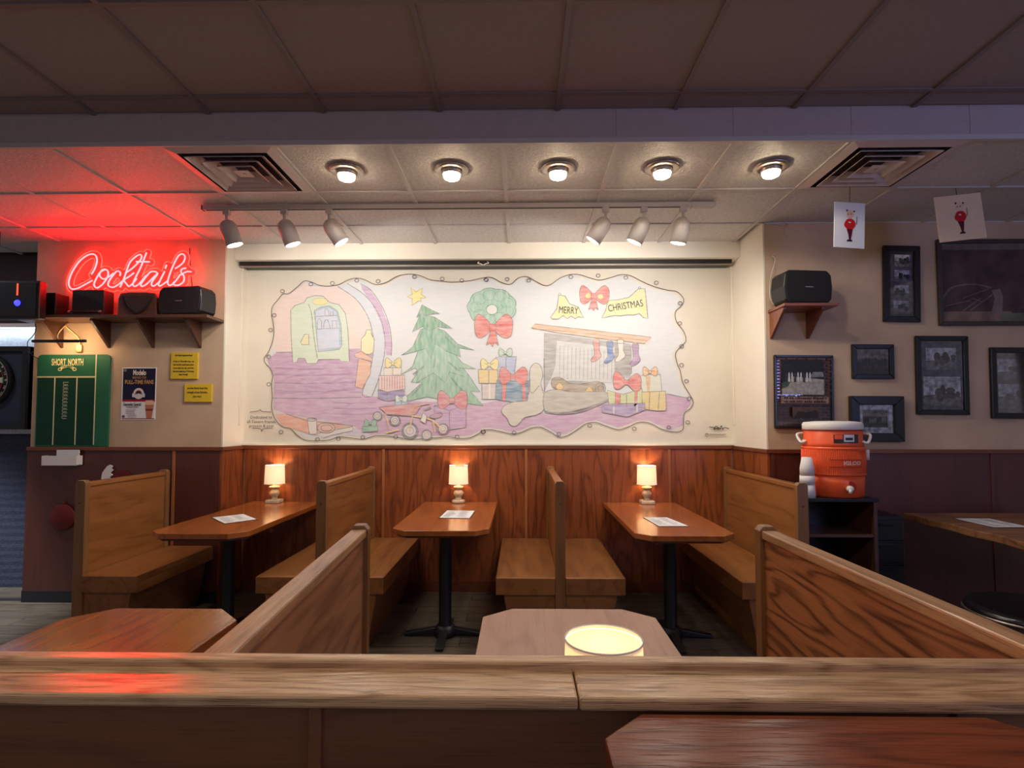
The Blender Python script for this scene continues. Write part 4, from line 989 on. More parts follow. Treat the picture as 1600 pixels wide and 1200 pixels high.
# scoreboard
x0, z1 = atY(61, 554, YL - 0.02); x1, _ = atY(172, 554, YL - 0.02); _, z0 = atY(60, 697, YL - 0.02)
x0 = -3.90
z0 = WZ + 0.002
t = thing('scoreboard', 'green chalk scoreboard lettered Short North on the left wall', 'scoreboard', (x0, YL, z0)); W_, H_ = x1 - x0, z1 - z0
MB().prism([(0, 0), (W_, 0), (W_, H_ - 0.03), (W_ - 0.009, H_ - 0.009), (W_ - 0.03, H_), (0.03, H_), (0.009, H_ - 0.009), (0, H_ - 0.03)], 'y', -0.018, 0).build('board', 'green_board', t, bevel=0.002)
d = Draw(lambda u, v, h: Vector((u * W_, -0.0186 - h, v * H_)))
d.rect(0.015, 0.015, 0.245, 0.745, (20, 62, 46)); d.rect(0.255, 0.015, 0.55, 0.745, (20, 62, 46)); d.rect(0.56, 0.015, 0.80, 0.745, (20, 62, 46))
for a, b_ in (((0.0, 0.755), (0.81, 0.755)), ((0.81, 0.02), (0.81, 1.0)), ((0.25, 0.02), (0.25, 0.755)), ((0.555, 0.02), (0.555, 0.755))):
    d.line([a, b_], 0.016, (220, 212, 160), False)
rnd = random.Random(2)
for k in range(11):
    yy = 0.70 - k * 0.037
    d.line([(0.37, yy), (0.37, yy - 0.024), (0.39, yy - 0.028), (0.43, yy - 0.026)], 0.008, (170, 180, 150), False); d.line([(0.375, yy - 0.003), (0.44, yy - 0.003)], 0.007, (170, 180, 150), False)
d.line([(0.33, 0.845), (0.36, 0.862), (0.42, 0.87), (0.48, 0.862), (0.51, 0.845)], 0.03, (226, 214, 150)); d.ring(0.32, 0.838, 0.025, 0.014, 0.01, (226, 214, 150)); d.ring(0.52, 0.838, 0.025, 0.014, 0.01, (226, 214, 150))
d.build('chalk_lines', 'print', t)
text('SHORT', 0.075, 'cream_print', t, (W_ * 0.30, -0.0235, H_ * 0.912), 'lettering', width=W_ * 0.20, bold=0.002); text('NORTH', 0.075, 'cream_print', t, (W_ * 0.535, -0.0235, H_ * 0.912), 'lettering', width=W_ * 0.21, bold=0.002)
text('TAVERN', 0.022, 'green_board', t, (W_ * 0.42, -0.026, H_ * 0.866), 'lettering', width=0.085, bold=0.001)
# beer poster
x0, z1 = atY(191, 574, YL - 0.005); x1, z0 = atY(242, 656, YL - 0.005)
t = thing('beer_poster', 'navy and white beer poster on the tan wall beside the scoreboard', 'poster', (x0, YL, z0)); W_, H_ = x1 - x0, z1 - z0
MB().box(0, W_, -0.003, 0, 0, H_).build('sheet', 'paper', t)
d = Draw(lambda u, v, h: Vector((u * W_, -0.0034 - h, v * H_)))
d.rect(0.03, 0.385, 0.98, 0.98, (26, 24, 52)); d.rect(0.03, 0.345, 0.98, 0.385, (150, 30, 44)); d.rect(0.03, 0.015, 0.98, 0.03, (150, 30, 44))
def emblem(cx, cy, s):
    d.ell(cx, cy, s * 0.155, s * 0.105, (214, 204, 200)); d.ell(cx, cy, s * 0.10, s * 0.062, (150, 40, 48)); d.ell(cx, cy, s * 0.075, s * 0.045, (30, 26, 50))
    for dy in (0.0, -0.035, 0.035): d.rect(cx - s * 0.185, cy + dy - 0.034 * s, cx + s * 0.185, cy + dy + 0.002, (206, 196, 196)) if dy < 0.03 else None
    d.line([(cx - 0.12 * s, cy - 0.015), (cx, cy + 0.008), (cx + 0.12 * s, cy - 0.015)], 0.012, (60, 40, 54), False)
emblem(0.50, 0.50, 1.0)
d.ell(0.09, 0.945, 0.05, 0.03, (120, 112, 120))
d.poly([(0.70, 0.30), (0.96, 0.30), (0.90, 0.03), (0.75, 0.03)], (176, 112, 80)); d.poly([(0.71, 0.21), (0.94, 0.21), (0.92, 0.17), (0.73, 0.17)], (120, 60, 44)); d.poly([(0.69, 0.345), (0.74, 0.37), (0.92, 0.37), (0.97, 0.345), (0.955, 0.285), (0.71, 0.285)], (214, 176, 148))
for k, (a, b_) in enumerate(((0.14, 0.44), (0.14, 0.4), (0.14, 0.42), (0.2, 0.46), (0.2, 0.46))): d.line([(a, 0.185 - k * 0.032), (b_, 0.185 - k * 0.032)], 0.010, (150, 130, 134), False)
d.ell(0.08, 0.065, 0.045, 0.026, (110, 90, 96))
d.build('poster_print', 'print', t)
text('Modelo', 0.058, 'white_print', t, (W_ * 0.52, -0.008, H_ * 0.895), width=W_ * 0.38, bold=0.002)
text('BREWED FOR', 0.028, 'gold_print', t, (W_ * 0.52, -0.008, H_ * 0.80), width=W_ * 0.40); text('FULL-TIME FANS', 0.045, 'gold_print', t, (W_ * 0.52, -0.008, H_ * 0.715), width=W_ * 0.84, bold=0.001)
text('Gameday Special', 0.032, 'ink', t, (W_ * 0.33, -0.008, H_ * 0.295), width=W_ * 0.52, bold=0.001); text('Modelo Draft', 0.024, 'ink', t, (W_ * 0.33, -0.008, H_ * 0.24), width=W_ * 0.34)
# yellow notes
def note(c, lines, label):
    (xa, za), (xb, zb2) = atY(*c[0], YL - 0.01), atY(*c[1], YL - 0.01); W_, H_ = xb - xa, za - zb2
    t = thing('yellow_note', label, 'note', (xa, YL, zb2), (0, 0, 0), group='yellow wall cards')
    MB().box(0, W_, -0.016, 0, 0, H_).build('card', 'yellow', t, bevel=0.001)
    for fy, s_, fw in lines: text(s_, H_ * 0.085 if len(lines) > 4 else 0.024, 'ink', t, (W_ * 0.48, -0.0172, H_ * fy), width=W_ * fw, bold=0.0006)
note(((268, 551), (309, 592)), ((0.89, 'And what happened then?', 0.66), (0.66, 'Well, in Whoville they say', 0.78), (0.535, "the Grinch's small heart grew", 0.76), (0.41, 'three sizes that day, and then', 0.76), (0.285, 'the true meaning of Christmas', 0.78), (0.165, 'came through', 0.34)), 'square yellow card with handwriting on the tan wall')
note(((289, 600), (331, 628)), ((0.76, 'and the Grinch found the', 0.74), (0.53, 'strength of ten Grinches,', 0.74), (0.30, 'plus two!', 0.30)), 'wide yellow card with three handwritten lines, lower of the two')
# card holder, flower, red paper
x0, z0 = atY(68, 727, 4.30); x1, z1 = atY(123, 712, 4.30)
t = thing('flyer_holder', 'white flyer box on the dark wainscot below the scoreboard', 'flyer box', (x0, YL - 0.03, z0)); W_ = x1 - x0; H_ = z1 - z0
MB().box(0, W_, -0.06, -0.055, 0, H_).build('front', 'white_plastic', t); MB().box(0, W_, -0.055, 0, 0, 0.004).build('tray_floor', 'white_plastic', t); MB().box(0, 0.004, -0.055, 0, 0, H_).build('side', 'white_plastic', t); MB().box(W_ - 0.004, W_, -0.055, 0, 0, H_).build('side', 'white_plastic', t)
fo = MB().box(W_ * 0.33, W_ * 0.97, -0.03, -0.02, 0.004, H_ + 0.045).build('flyers', 'paper', t)
x, z = atY(160, 740, 4.28)
t = thing('paper_poinsettia', 'white and red paper flower behind the left booth bench', 'paper flower', (x, YL - 0.03, z))
MB().prism([(-0.035, -0.07), (0.01, -0.075), (0.035, -0.05), (0.02, -0.035), (0.045, -0.015), (0.025, 0.0), (0.05, 0.025), (0.03, 0.035), (0.045, 0.055), (0.02, 0.065), (0.0, 0.055), (-0.02, 0.03), (-0.04, 0.0), (-0.045, -0.04)], 'y', -0.012, -0.004).build('white_leaf', 'white_plastic', t)
MB().prism([(0.02, -0.09), (0.16, -0.06), (0.20, -0.02), (0.13, 0.02), (0.07, 0.005), (0.03, -0.03)], 'y', -0.008, 0.0).build('red_leaf', 'red_paper', t)
x, z = atY(98, 808, YL - 0.03)
t = thing('red_ornament', 'dim red paper ball on the dark wainscot beside the left bench', 'paper ornament', (x, YL - 0.035, z))
MB().lathe([(0.0, -0.012), (0.10, -0.009), (0.105, 0.0), (0.10, 0.006)], 28, axis='y').build('disc', 'red_paper', t); MB().tube([(0, 0, 0.10), (0.01, 0, 0.12)], 0.008, 8).build('stem', 'red_paper', t)
# dart board cabinet
x1, z1 = atY(45, 541, 4.62); _, z0 = atY(45, 671, 4.62)
t = thing('dart_cabinet', 'black framed dark blue dart backboard at far left', 'dart backboard', (x1, 4.735, z0)); H_ = z1 - z0; W_ = 0.80
MB().box(-W_, 0, -0.10, -0.02, 0, H_).build('felt_panel', 'felt', t)
for b_ in ((-W_, 0, 0, 0.045), (-W_, 0, H_ - 0.045, H_)): MB().box(b_[0], b_[1], -0.125, 0, b_[2], b_[3]).build('frame_rail', 'frame_black', t, bevel=0.003)
for a in (-W_, -0.045): MB().box(a, a + 0.045, -0.1245, 0, 0.045, H_ - 0.045).build('frame_rail', 'frame_black', t, bevel=0.003)
x, z = atY(-24, 594, 4.60)
t = thing('dart_board', 'dart board with pale number ring cut off by the left edge', 'dart board', (x, 4.633, z))
MB().lathe([(0.228, 0), (0.228, -0.03), (0.222, -0.036), (0.0, -0.036)], 48, axis='y').build('board', 'black_matte', t)
d = Draw(lambda u, v, h: Vector((u, -0.0365 - h, v)))
for k in range(20):
    a0, a1 = 2 * math.pi * (k - .5) / 20, 2 * math.pi * (k + .5) / 20
    d.poly([(0.17 * math.cos(a0), 0.17 * math.sin(a0)), (0.17 * math.cos(a1), 0.17 * math.sin(a1)), (0, 0)], (30, 28, 28) if k % 2 else (206, 192, 160))
    for r_ in (0.165, 0.10): d.line([(r_ * math.cos(a0), r_ * math.sin(a0)), (r_ * math.cos(a1), r_ * math.sin(a1))], 0.009, (150, 36, 36) if k % 2 else (30, 104, 70), False)
d.ell(0, 0, 0.012, 0.012, (170, 40, 40)); d.build('segments', 'print', t)
MB().tube([(0.205 * math.cos(a * math.pi / 24), -0.042, 0.205 * math.sin(a * math.pi / 24)) for a in range(48)], 0.004, 6, True).build('number_ring', 'metal', t)
for k in range(20):
    a = 2 * math.pi * k / 20; n_ = [6, 13, 4, 18, 1, 20, 5, 12, 9, 14, 11, 8, 16, 7, 19, 3, 17, 2, 15, 10][k]
    text(str(n_), 0.034, 'white_print', t, (0.192 * math.cos(a), -0.041, 0.192 * math.sin(a)), 'number', rotz=a - math.pi / 2)
p = [(55, 500), (57, 515), (52, 525), (44, 535), (46, 548), (53, 556), (60, 560)]
cb = MB().tube(catmull([(atY(a, b_, 4.36)[0], 4.355 - 0.0 + 0.0, atY(a, b_, 4.36)[1]) for a, b_ in p], 6), 0.003, 6).build('lamp_cord', 'wire_dark'); tag(cb, 'thin dark cord looping down beside the scoreboard', 'cord')

# ================================================================== RIGHT WALL THINGS
ZSR = 2.245
xL, _ = atY(1196, 487, YR); xF0, yF0 = atZ(1219, 476, ZSR); xF1, _ = atZ(1308, 476, ZSR)
t = thing('wall_shelf', 'small brown wall shelf with two brackets on the right wall', 'shelf', (0, YR, 0)); yv = 3.80 - YR
MB().box(1.815, 2.19, yv, 0, ZSR - 0.02, ZSR).build('board', 'shelf_wood', t, bevel=0.002)
for xx in (1.835, 2.10):
    MB().prism([(-0.001, ZSR - 0.02), (-0.22, ZSR - 0.02), (-0.22, ZSR - 0.035), (-0.01, 2.035), (-0.001, 2.035)], 'x', xx - 0.009, xx + 0.009).build('bracket', 'shelf_wood', t)
speaker(1.985, 3.905, ZSR, 0.34, 0.235, 0.17, 'black loudspeaker on the small right wall shelf', R(6))
pw_ = [(1196, 350), (1210, 350), (1222, 352), (1228, 348), (1232, 352), (1226, 357), (1230, 372)]
cb = MB().tube(catmull([(atY(a, b_, YR - 0.01)[0], YR - 0.008, atY(a, b_, YR - 0.01)[1]) for a, b_ in pw_], 6), 0.004, 6).build('ceiling_cable', 'wire_white'); tag(cb, 'pale cable looping along the ceiling corner above the right speaker', 'cable')
pw_ = [(1228, 388), (1220, 393), (1214, 405), (1209, 425), (1206, 440), (1206, 465), (1212, 476)]
cb = MB().tube(catmull([(atY(a, b_, 3.93)[0] - 0.012, 3.93 if k > 1 else YR - 0.03, atY(a, b_, 3.93)[1]) for k, (a, b_) in enumerate(pw_)], 6), 0.003, 6).build('speaker_wire', 'wire_white'); tag(cb, 'thin pale wire running into the right wall speaker', 'wire')

def frame(c, label, border=0.03, mat='frame_black', dep=0.025, tilt=0.0, matte=None, content=None, cmat='photo', name='framed_photo'):
    (xa, za), (xb, zb2) = atY(*c[0], YR - 0.02), atY(*c[1], YR - 0.02); W_, H_ = xb - xa, za - zb2
    t = thing(name, label, 'framed picture', ((xa + xb) / 2, YR - 0.001, (za + zb2) / 2), (0, tilt, 0), group='framed pictures on the right wall')
    w2, h2, b_ = W_ / 2, H_ / 2, border
    MB().prism([(-w2, h2), (w2, h2), (w2 - b_, h2 - b_), (-w2 + b_, h2 - b_)], 'y', -dep, 0).build('frame_rail', mat, t, bevel=0.004)
    MB().prism([(-w2, -h2), (w2, -h2), (w2 - b_, -h2 + b_), (-w2 + b_, -h2 + b_)], 'y', -dep, 0).build('frame_rail', mat, t, bevel=0.004)
    MB().prism([(-w2, -h2), (-w2, h2), (-w2 + b_, h2 - b_), (-w2 + b_, -h2 + b_)], 'y', -dep, 0).build('frame_rail', mat, t, bevel=0.004)
    MB().prism([(w2, -h2), (w2, h2), (w2 - b_, h2 - b_), (w2 - b_, -h2 + b_)], 'y', -dep, 0).build('frame_rail', mat, t, bevel=0.004)
    iw, ih = w2 - b_, h2 - b_
    d = Draw(lambda u, v, h: Vector((-iw + u * 2 * iw, -0.008 - h, -ih + v * 2 * ih)))
    if matte: d.rect(0, 0, 1, 1, matte)
    if content: content(d)
    d.build('picture', cmat, t)
    if name != 'painting': MB().box(-iw, iw, -0.0145, -0.0135, -ih, ih).build('glass_pane', 'glass', t)
    return t
def landscape(d, x0, y0, x1, y1, seed):
    rn = random.Random(seed); d.rect(x0, y0, x1, y1, (196, 190, 186)); w_, h_ = x1 - x0, y1 - y0
    hz = y0 + h_ * rn.uniform(0.3, 0.45)
    d.poly([(x0, y0), (x1, y0), (x1, hz - h_ * 0.05), (x0, hz)], (126, 120, 116))
    c = x0 + w_ * rn.uniform(0.35, 0.75)
    for k in range(9):
        g = rn.randint(36, 84); rx, ry = w_ * rn.uniform(0.05, 0.14), h_ * rn.uniform(0.08, 0.24)
        cx = min(x1 - rx, max(x0 + rx, c + w_ * rn.uniform(-0.3, 0.3))); cy = min(y1 - ry, hz + h_ * rn.uniform(-0.05, 0.25)); cy = max(y0 + ry, cy)
        d.ell(cx, cy, rx, ry, (g, g - 3, g - 4), 12)
    d.line([(x0, hz), (x0 + w_ * 0.5, hz + h_ * 0.04), (x1, hz - h_ * 0.03)], h_ * 0.05, (88, 84, 82))
    for k in range(3): u = x0 + w_ * rn.uniform(0.05, 0.8); d.rect(u, y0 + h_ * 0.06, u + w_ * 0.12, y0 + h_ * 0.1, (150, 144, 140))
def c4(d):
    d.rect(0.09, 0.04, 0.93, 0.96, (112, 100, 100))
    for k in range(4): landscape(d, 0.2 + 0.02 * (k > 1), 0.06 + k * 0.235, 0.8 + 0.02 * (k > 1), 0.245 + k * 0.235, 3 + k)
frame(((1379, 384), (1440, 503)), 'tall narrow black frame with four small stacked photos', 0.042, tilt=R(1.2), matte=(60, 54, 54), content=c4)
def cpaint(d):
    d.rect(0, 0, 1, 1, (84, 66, 62)); d.rect(0, 0.92, 1, 1, (112, 98, 92)); d.rect(0, 0.0, 0.5, 0.13, (132, 108, 96)); d.rect(0.42, 0.0, 1, 0.11, (112, 112, 92))
    d.line([(0.0, 0.28), (0.06, 0.42), (0.15, 0.47), (0.25, 0.475), (0.36, 0.43)], 0.02, (118, 104, 94)); d.poly([(0.36, 0.4), (0.38, 0.30), (0.35, 0.1), (0.43, 0.1), (0.44, 0.32), (0.42, 0.42)], (124, 110, 100))
    for a in ((0.15, 0.14, 0.28, 0.30), (0.2, 0.14, 0.36, 0.34), (0.15, 0.3, 0.34, 0.42), (0.02, 0.2, 0.2, 0.27), (0.22, 0.3, 0.3, 0.24)): d.line([(a[0], a[1]), (a[2], a[3])], 0.008, (128, 114, 104), False)
    d.poly([(0.6, 0.11), (0.64, 0.22), (0.75, 0.28), (0.9, 0.2), (1, 0.11)], (96, 88, 78))
frame(((1464, 374), (1700, 508)), 'large dark painting with a curved bridge at the right edge', 0.03, 'frame_brown', matte=None, content=cpaint, cmat='canvas', name='painting')
def cbrick(d):
    d.rect(0, 0, 1, 1, (120, 92, 84))
    for r_ in range(22):
        for k in range(6):
            u = (k + 0.5 * (r_ % 2)) / 5.5 - 0.09; d.rect(max(0, u + 0.01), r_ / 22 + 0.008, min(1, u + 0.165), (r_ + 1) / 22 - 0.006, ((92, 62, 56), (104, 72, 64), (82, 56, 52))[(r_ * 3 + k) % 3])
    d.rect(0.08, 0.46, 0.86, 0.97, (40, 40, 42)); d.poly([(0.08, 0.46), (0.86, 0.46), (0.86, 0.68), (0.3, 0.72), (0.08, 0.62)], (150, 146, 138)); d.poly([(0.08, 0.62), (0.3, 0.72), (0.2, 0.58), (0.08, 0.54)], (70, 84, 74))
    d.poly([(0.62, 0.74), (0.66, 0.79), (0.84, 0.79), (0.86, 0.72), (0.64, 0.71)], (120, 122, 122))
    for k in range(9): d.poly([(0.14 + k * 0.055, 0.64 + 0.01 * (k % 3)), (0.18 + k * 0.055, 0.64), (0.175 + k * 0.055, 0.76), (0.16 + k * 0.055, 0.79), (0.145 + k * 0.055, 0.76)], (190, 188, 182) if k % 3 else (60, 58, 58))
    d.rect(0.06, 0.33, 0.94, 0.43, (140, 110, 96)); rn = random.Random(5)
    for yy in (0.405, 0.355):
        u = 0.12
        while u < 0.88: wd = rn.uniform(0.015, 0.035); d.rect(u, yy - 0.012, u + wd, yy + 0.012 + rn.choice((0, 0, 0.008)), (44, 30, 26)); u += wd + rn.choice((0.008, 0.008, 0.03))
    d.rect(0.26, 0.13, 0.74, 0.28, (84, 62, 54)); d.poly([(0.3, 0.13), (0.36, 0.22), (0.5, 0.2), (0.7, 0.24), (0.74, 0.13)], (50, 38, 34))
frame(((1209, 555), (1304, 670)), 'brick patterned framed sheet with a black and white group photo', 0.018, 'frame_black', tilt=R(0.6), content=cbrick, cmat='brickprint')
def cphoto(seed, matte, r=(0.0, 0.0, 1, 1)):
    def f(d):
        rn = random.Random(seed); x0, y0, x1, y1 = r; w_, h_ = x1 - x0, y1 - y0
        d.rect(*r, (86, 80, 76)); d.rect(x0, y0 + h_ * 0.62, x1, y1, (140, 132, 124))
        for k in range(4): d.rect(x0 + w_ * 0.2, y0 + h_ * (0.78 + k * 0.05), x0 + w_ * 0.75, y0 + h_ * (0.80 + k * 0.05), (80, 74, 70))
        for k in range(9): d.ell(x0 + w_ * (0.1 + k * 0.1), y0 + h_ * rn.uniform(0.35, 0.55), w_ * 0.05, h_ * 0.16, (rn.choice((40, 56, 110)),) * 3)
        d.rect(x0, y0, x1, y0 + h_ * 0.25, (60, 56, 54))
    return f
frame(((1331, 538), (1398, 592)), 'small black framed street photo above the wide black frame', 0.034, tilt=R(0.4), matte=(90, 84, 80), content=cphoto(1, None))
def cinner(d): cphoto(7, None, (0.14, 0.2, 0.84, 0.82))(d)
frame(((1327, 619), (1412, 690)), 'wide thick black frame with white mat beside the cooler', 0.062, dep=0.04, tilt=R(0.4), matte=(206, 204, 200), content=cinner)
def ctwo(d): landscape(d, 0.14, 0.58, 0.86, 0.9, 12); landscape(d, 0.06, 0.06, 0.94, 0.48, 14)
frame(((1430, 525), (1516, 648)), 'tall black frame holding two photos below the dark painting', 0.036, tilt=R(0.5), matte=(74, 76, 88), content=ctwo)
def cthree(d): landscape(d, 0.05, 0.56, 0.95, 0.9, 21); landscape(d, 0.05, 0.08, 0.95, 0.48, 22)
frame(((1547, 543), (1640, 654)), 'black framed pair of photos cut off by the right edge', 0.04, tilt=R(0.5), matte=(96, 88, 88), content=cthree)

# hanging papers
def hanging(cx, cy, cz, w_, h_, mat, tilt, label, yaw=0.0):
    t = thing('hanging_poster', label, 'hanging poster', (cx, cy, cz), (0, tilt, yaw), group='paper signs hung from the ceiling')
    MB().box(-w_ / 2, w_ / 2, -0.002, 0.002, -h_ / 2, h_ / 2).build('sheet', mat, t)
    d = Draw(lambda u, v, h: Vector((u * h_, -0.0024 - h, v * h_)))
    d.poly([(-0.03, 0.16), (-0.07, 0.2), (-0.06, 0.29), (0.0, 0.33), (0.07, 0.3), (0.09, 0.22), (0.05, 0.15)], (224, 186, 160), True)
    d.poly([(-0.07, 0.29), (-0.08, 0.35), (-0.03, 0.33)], (40, 26, 26)); d.poly([(0.10, 0.28), (0.13, 0.33), (0.07, 0.32)], (40, 26, 26)); d.ell(-0.035, 0.24, 0.012, 0.014, (40, 30, 30)); d.ell(0.03, 0.245, 0.012, 0.014, (40, 30, 30))
    d.poly([(-0.05, 0.13), (-0.11, 0.05), (-0.12, -0.02), (-0.06, -0.08), (0.06, -0.09), (0.13, 0.0), (0.11, 0.09), (0.05, 0.14)], (196, 28, 32), True)
    d.poly([(-0.07, -0.08), (0.07, -0.09), (0.05, -0.22), (0.03, -0.32), (-0.01, -0.32), (-0.03, -0.2)], (90, 18, 30)); d.poly([(-0.07, -0.36), (-0.04, -0.32), (0.05, -0.32), (0.07, -0.36)], (26, 18, 22))
    d.line([(0.16, 0.2), (0.155, 0.02)], 0.012, (60, 50, 50), False); d.ell(0.0, 0.06, 0.03, 0.015, (230, 210, 200))
    d.build('printed_figure', 'print', t)
    MB().tube([(0, 0, h_ / 2 - 0.01), (0.0, 0, (ZC - cz))], 0.0018, 6).build('string', 'wire_dark', t)
    return t
x0, z0 = atY(1327, 352, 3.40); hanging(x0, 3.40, z0, 0.195, 0.285, 'paper', R(2.5), 'white paper sign with a small red figure hanging from the ceiling', R(4))
x0, z0 = atY(1500, 340, 3.45); hanging(x0, 3.45, z0, 0.292, 0.288, 'paper_tan', R(-6), 'tan paper sign with a red figure hanging in front of the painting')

# stand, cooler, cups
t = thing('storage_stand', 'dark open shelf stand under the orange cooler', 'shelf stand', (2.03, 3.56, 0)); sw = 0.215; zt = 0.937
for s in (-1, 1): MB().box(s * sw - 0.011, s * sw + 0.011, 0, 0.36, 0, zt - 0.022).build('side_panel', 'shelf_dark', t)
MB().box(-sw - 0.02, sw + 0.02, -0.01, 0.37, zt - 0.022, zt).build('top_board', 'black', t, bevel=0.003)
for z in (0.10, 0.40, 0.70): MB().box(-sw + 0.011, sw - 0.011, 0.005, 0.36, z - 0.009, z + 0.009).build('shelf_board', 'shelf_dark', t)
MB().box(-sw, sw, 0.36, 0.37, 0, zt - 0.03).build('back_panel', 'frame_black', t)
cxx, cyy = 2.085, 3.74
t = thing('drink_cooler', 'orange round drink cooler with white lid on the dark stand', 'drink cooler', (cxx, cyy, zt), (0, 0, R(-24))); t.scale = (1.08, 1.08, 1.02)
MB().lathe([(0.155, 0.0), (0.164, 0.006), (0.168, 0.09), (0.168, 0.135)], 48).build('lower_body', 'orange', t)
MB().lathe([(0.168, 0.135), (0.176, 0.139), (0.176, 0.148), (0.172, 0.30), (0.176, 0.306), (0.176, 0.312), (0.169, 0.318)], 48, cap=False).build('middle_band', 'orange', t)
MB().lathe([(0.169, 0.316), (0.163, 0.34), (0.161, 0.42), (0.158, 0.425)], 48).build('upper_body', 'orange', t)
rb = MB()
for k in range(60):
    a = math.pi + math.pi * k / 59
    rb.tube([(0.1755 * math.cos(a), 0.1755 * math.sin(a), 0.152), (0.1725 * math.cos(a), 0.1725 * math.sin(a), 0.298)], 0.0016, 4)
rb.build('ribs', 'orange', t)
MB().lathe([(0.162, 0.425), (0.167, 0.430), (0.167, 0.462), (0.158, 0.476), (0.10, 0.482), (0.0, 0.484)], 48, cap=False).build('lid', 'white_plastic', t)
MB().tube([(0.166 * math.cos(a * math.pi / 24), 0.166 * math.sin(a * math.pi / 24), 0.4245) for a in range(48)], 0.003, 6, True).build('lid_seam', 'orange_dark', t)
for s in (-1, 1):
    h_ = MB().tube(catmull([(s * 0.150, -0.075, 0.352), (s * 0.175, -0.080, 0.345), (s * 0.192, -0.045, 0.372), (s * 0.194, -0.03, 0.395), (s * 0.17, -0.01, 0.402), (s * 0.158, 0.0, 0.40)], 6), 0.0085, 8).build('handle', 'white_plastic', t)
    MB().tube([(s * 0.152, -0.075, 0.350), (s * 0.165, -0.01, 0.352)], 0.0085, 8).build('handle_grip', 'white_plastic', h_)
MB().tube([(0.178, -0.03, 0.235), (0.178, -0.03, 0.30)], 0.012, 8).build('side_latch', 'white_plastic', t)
MB().lathe([(0.034, 0.004), (0.034, -0.002)], 24, (0.07, -0.152, 0.072), axis='y').build('spigot_recess', 'orange_dark', t)
sg = MB().lathe([(0.0, -0.03), (0.014, -0.028), (0.02, -0.018), (0.02, -0.004), (0.012, 0.004)], 20, (0.07, -0.152, 0.06), axis='y', cap=False).build('spigot', 'white_plastic', t)
MB().tube([(0.07, -0.175, 0.058), (0.07, -0.176, 0.034)], 0.009, 10).build('spout', 'white_plastic', sg)
# name plate curved on the band
def curved(u0, u1, z0, z1, r_, n=10):
    mb = MB(); v = []
    for k in range(n + 1):
        a = -math.pi / 2 + u0 + (u1 - u0) * k / n; v += [(r_ * math.cos(a), r_ * math.sin(a), z0), (r_ * math.cos(a), r_ * math.sin(a), z1)]
    return mb._add(v, [(2 * k, 2 * k + 2, 2 * k + 3, 2 * k + 1) for k in range(n)], True)
for zz_ in (0.195, 0.240):
    MB().tube([(0.1775 * math.cos(-math.pi / 2 + a * 0.1), 0.1775 * math.sin(-math.pi / 2 + a * 0.1), zz_) for a in range(-2, 10)], 0.0018, 5).build('plate_edge', 'orange_dark', t)
def curved_text(s_, size, mat, r_, u, z, width, nm='lettering'):
    o = text(s_, size, mat, t, None, nm, width=width, bold=0.0008)
    for v in o.data.vertices:
        a = -math.pi / 2 + u + v.co.x / r_; v.co = (r_ * math.cos(a), r_ * math.sin(a), z + v.co.z)
curved_text('IGLOO', 0.032, 'white_print', 0.1785, 0.52, 0.218, 0.105)
curved(-0.05, 0.85, 0.343, 0.398, 0.1648).build('sticker', 'frame_brown', t)
curved(0.28, 0.66, 0.352, 0.396, 0.1656).build('sticker_panel', 'paper', t)
curved(-0.02, 0.24, 0.368, 0.396, 0.1656).build('sticker_panel', 'orange', t)
curved(0.33, 0.60, 0.362, 0.378, 0.1662).build('sticker_print', 'felt', t)
cbx = atY(1261, 770, 3.43)[0]
for k in range(2):
    c = thing('foam_cup_stack', ('upper' if k else 'lower') + ' white foam cup sleeve beside the orange cooler', 'foam cups', (1.848, 3.615, zt + 0.14 * k), group='stacked foam cups')
    s = 1 - 0.18 * k
    MB().lathe([(0.048 * s, 0), (0.046 * s, 0.02), (0.047 * s, 0.022), (0.043 * s, 0.09)] if not k else [(0.043, 0.0), (0.042, 0.05), (0.030, 0.118), (0.0, 0.118)], 28).build('cup', 'foam', c)
    if not k: MB().lathe([(0.046, 0.085), (0.044, 0.14), (0.04, 0.14)], 28).build('cup', 'foam', c)
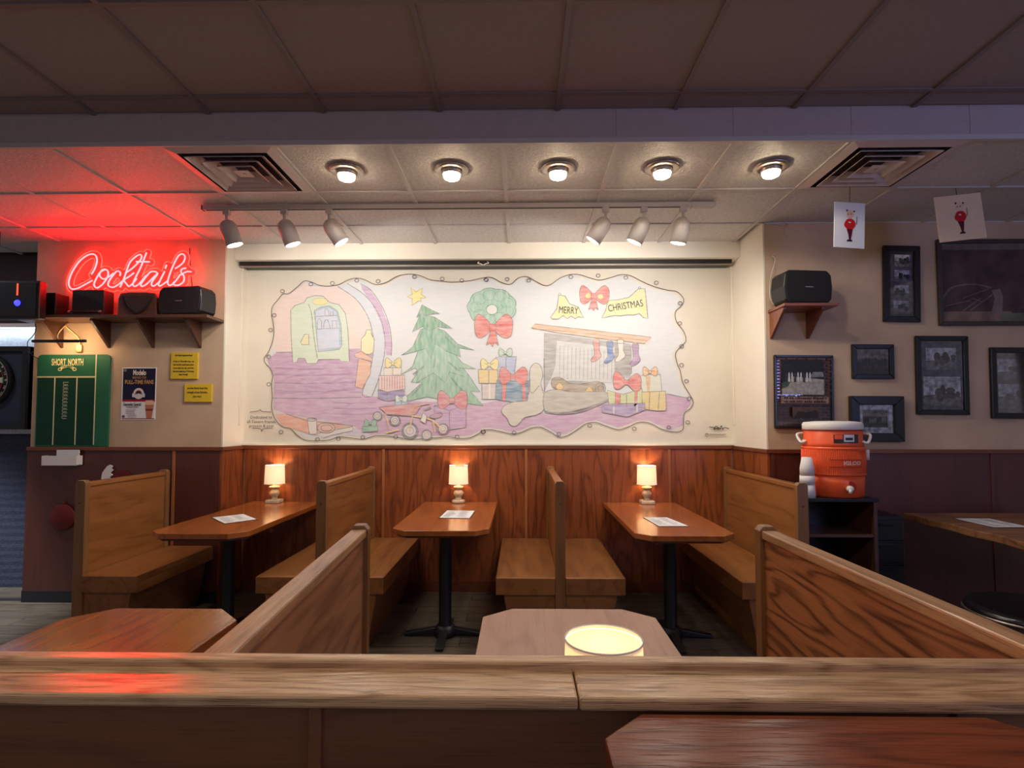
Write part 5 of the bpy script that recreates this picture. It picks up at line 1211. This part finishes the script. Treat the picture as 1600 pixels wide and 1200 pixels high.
# dark drawer tower
t = thing('drawer_tower', 'dark plastic drawer tower between the stand and the right table', 'drawer tower', (2.40, 3.72, 0))
MB().box(-0.13, 0.13, 0, 0.30, 0, 0.80).build('case', 'black', t, bevel=0.004)
for k in range(5):
    o = MB().box(-0.12, 0.12, -0.012, 0.0, 0.06 + k * 0.145, 0.19 + k * 0.145).build('drawer', 'frame_black', t, bevel=0.008); MB().tube([(-0.05, -0.016, 0.165 + k * 0.145), (0.05, -0.016, 0.165 + k * 0.145)], 0.006, 6).build('handle', 'iron', o)
# stool under right table
t = thing('round_stool', 'round black stool beside the rough edged table', 'stool', (2.70, 2.98, 0))
MB().lathe([(0.0, 0.44), (0.25, 0.45), (0.29, 0.445), (0.305, 0.425), (0.30, 0.40), (0.0, 0.395)], 48, cap=False).build('seat', 'stool', t)
MB().tube([(0.303 * math.cos(a * math.pi / 30), 0.303 * math.sin(a * math.pi / 30), 0.412) for a in range(60)], 0.007, 6, True).build('seat_band', 'metal', t)
MB().lathe([(0.20, 0), (0.20, 0.015), (0.05, 0.04), (0.03, 0.06), (0.03, 0.395)], 28).build('pedestal', 'iron', t)

# unseen television added behind the camera to throw bluish light on the right wall
t = thing('wall_television', 'added unseen bluish television behind the viewer, lighting the right wall', 'television', (3.9, -0.9, 1.75), (0, 0, R(20)))
MB().box(-0.62, 0.62, -0.05, 0.0, 0, 0.72).build('case', 'black', t, bevel=0.01); MB().box(-0.59, 0.59, 0.0, 0.004, 0.03, 0.69).build('screen', 'screen', t)
MB().tube([(0, -0.03, 0.7), (0, -0.03, ZU - 1.75)], 0.02, 10).build('ceiling_pole', 'iron', t)
# two unseen downlights added over the viewer's side to brighten the foreground
for x, nm in ((-1.05, 'left'), (0.19 + 0.62, 'right')):
    dl = downlight(x - 0.31, 0.53, ZU, 'added unseen fill downlight above the half wall on the ' + nm, 12.0)

t = thing('hallway_fill_light', 'added unseen cool fill light over the side passage, beyond the left edge', 'ceiling light', (-4.75, 3.75, ZC - 0.002))  # unseen lamp added to brighten the floor at the far left
MB().lathe([(0.0, -0.03), (0.10, -0.026), (0.13, -0.012), (0.14, 0.0)], 28, cap=False).build('diffuser', 'led_cool', t)
MB().lathe([(0.14, -0.006), (0.155, -0.006), (0.155, 0.001), (0.14, 0.001)], 28, cap=False).build('rim', 'metal', t)
lamp('hallway_fill_lamp', 'SPOT', t, (0, 0, -0.05), 300.0, (0.80, 0.90, 1.0), 0.10, R(62), 0.5)
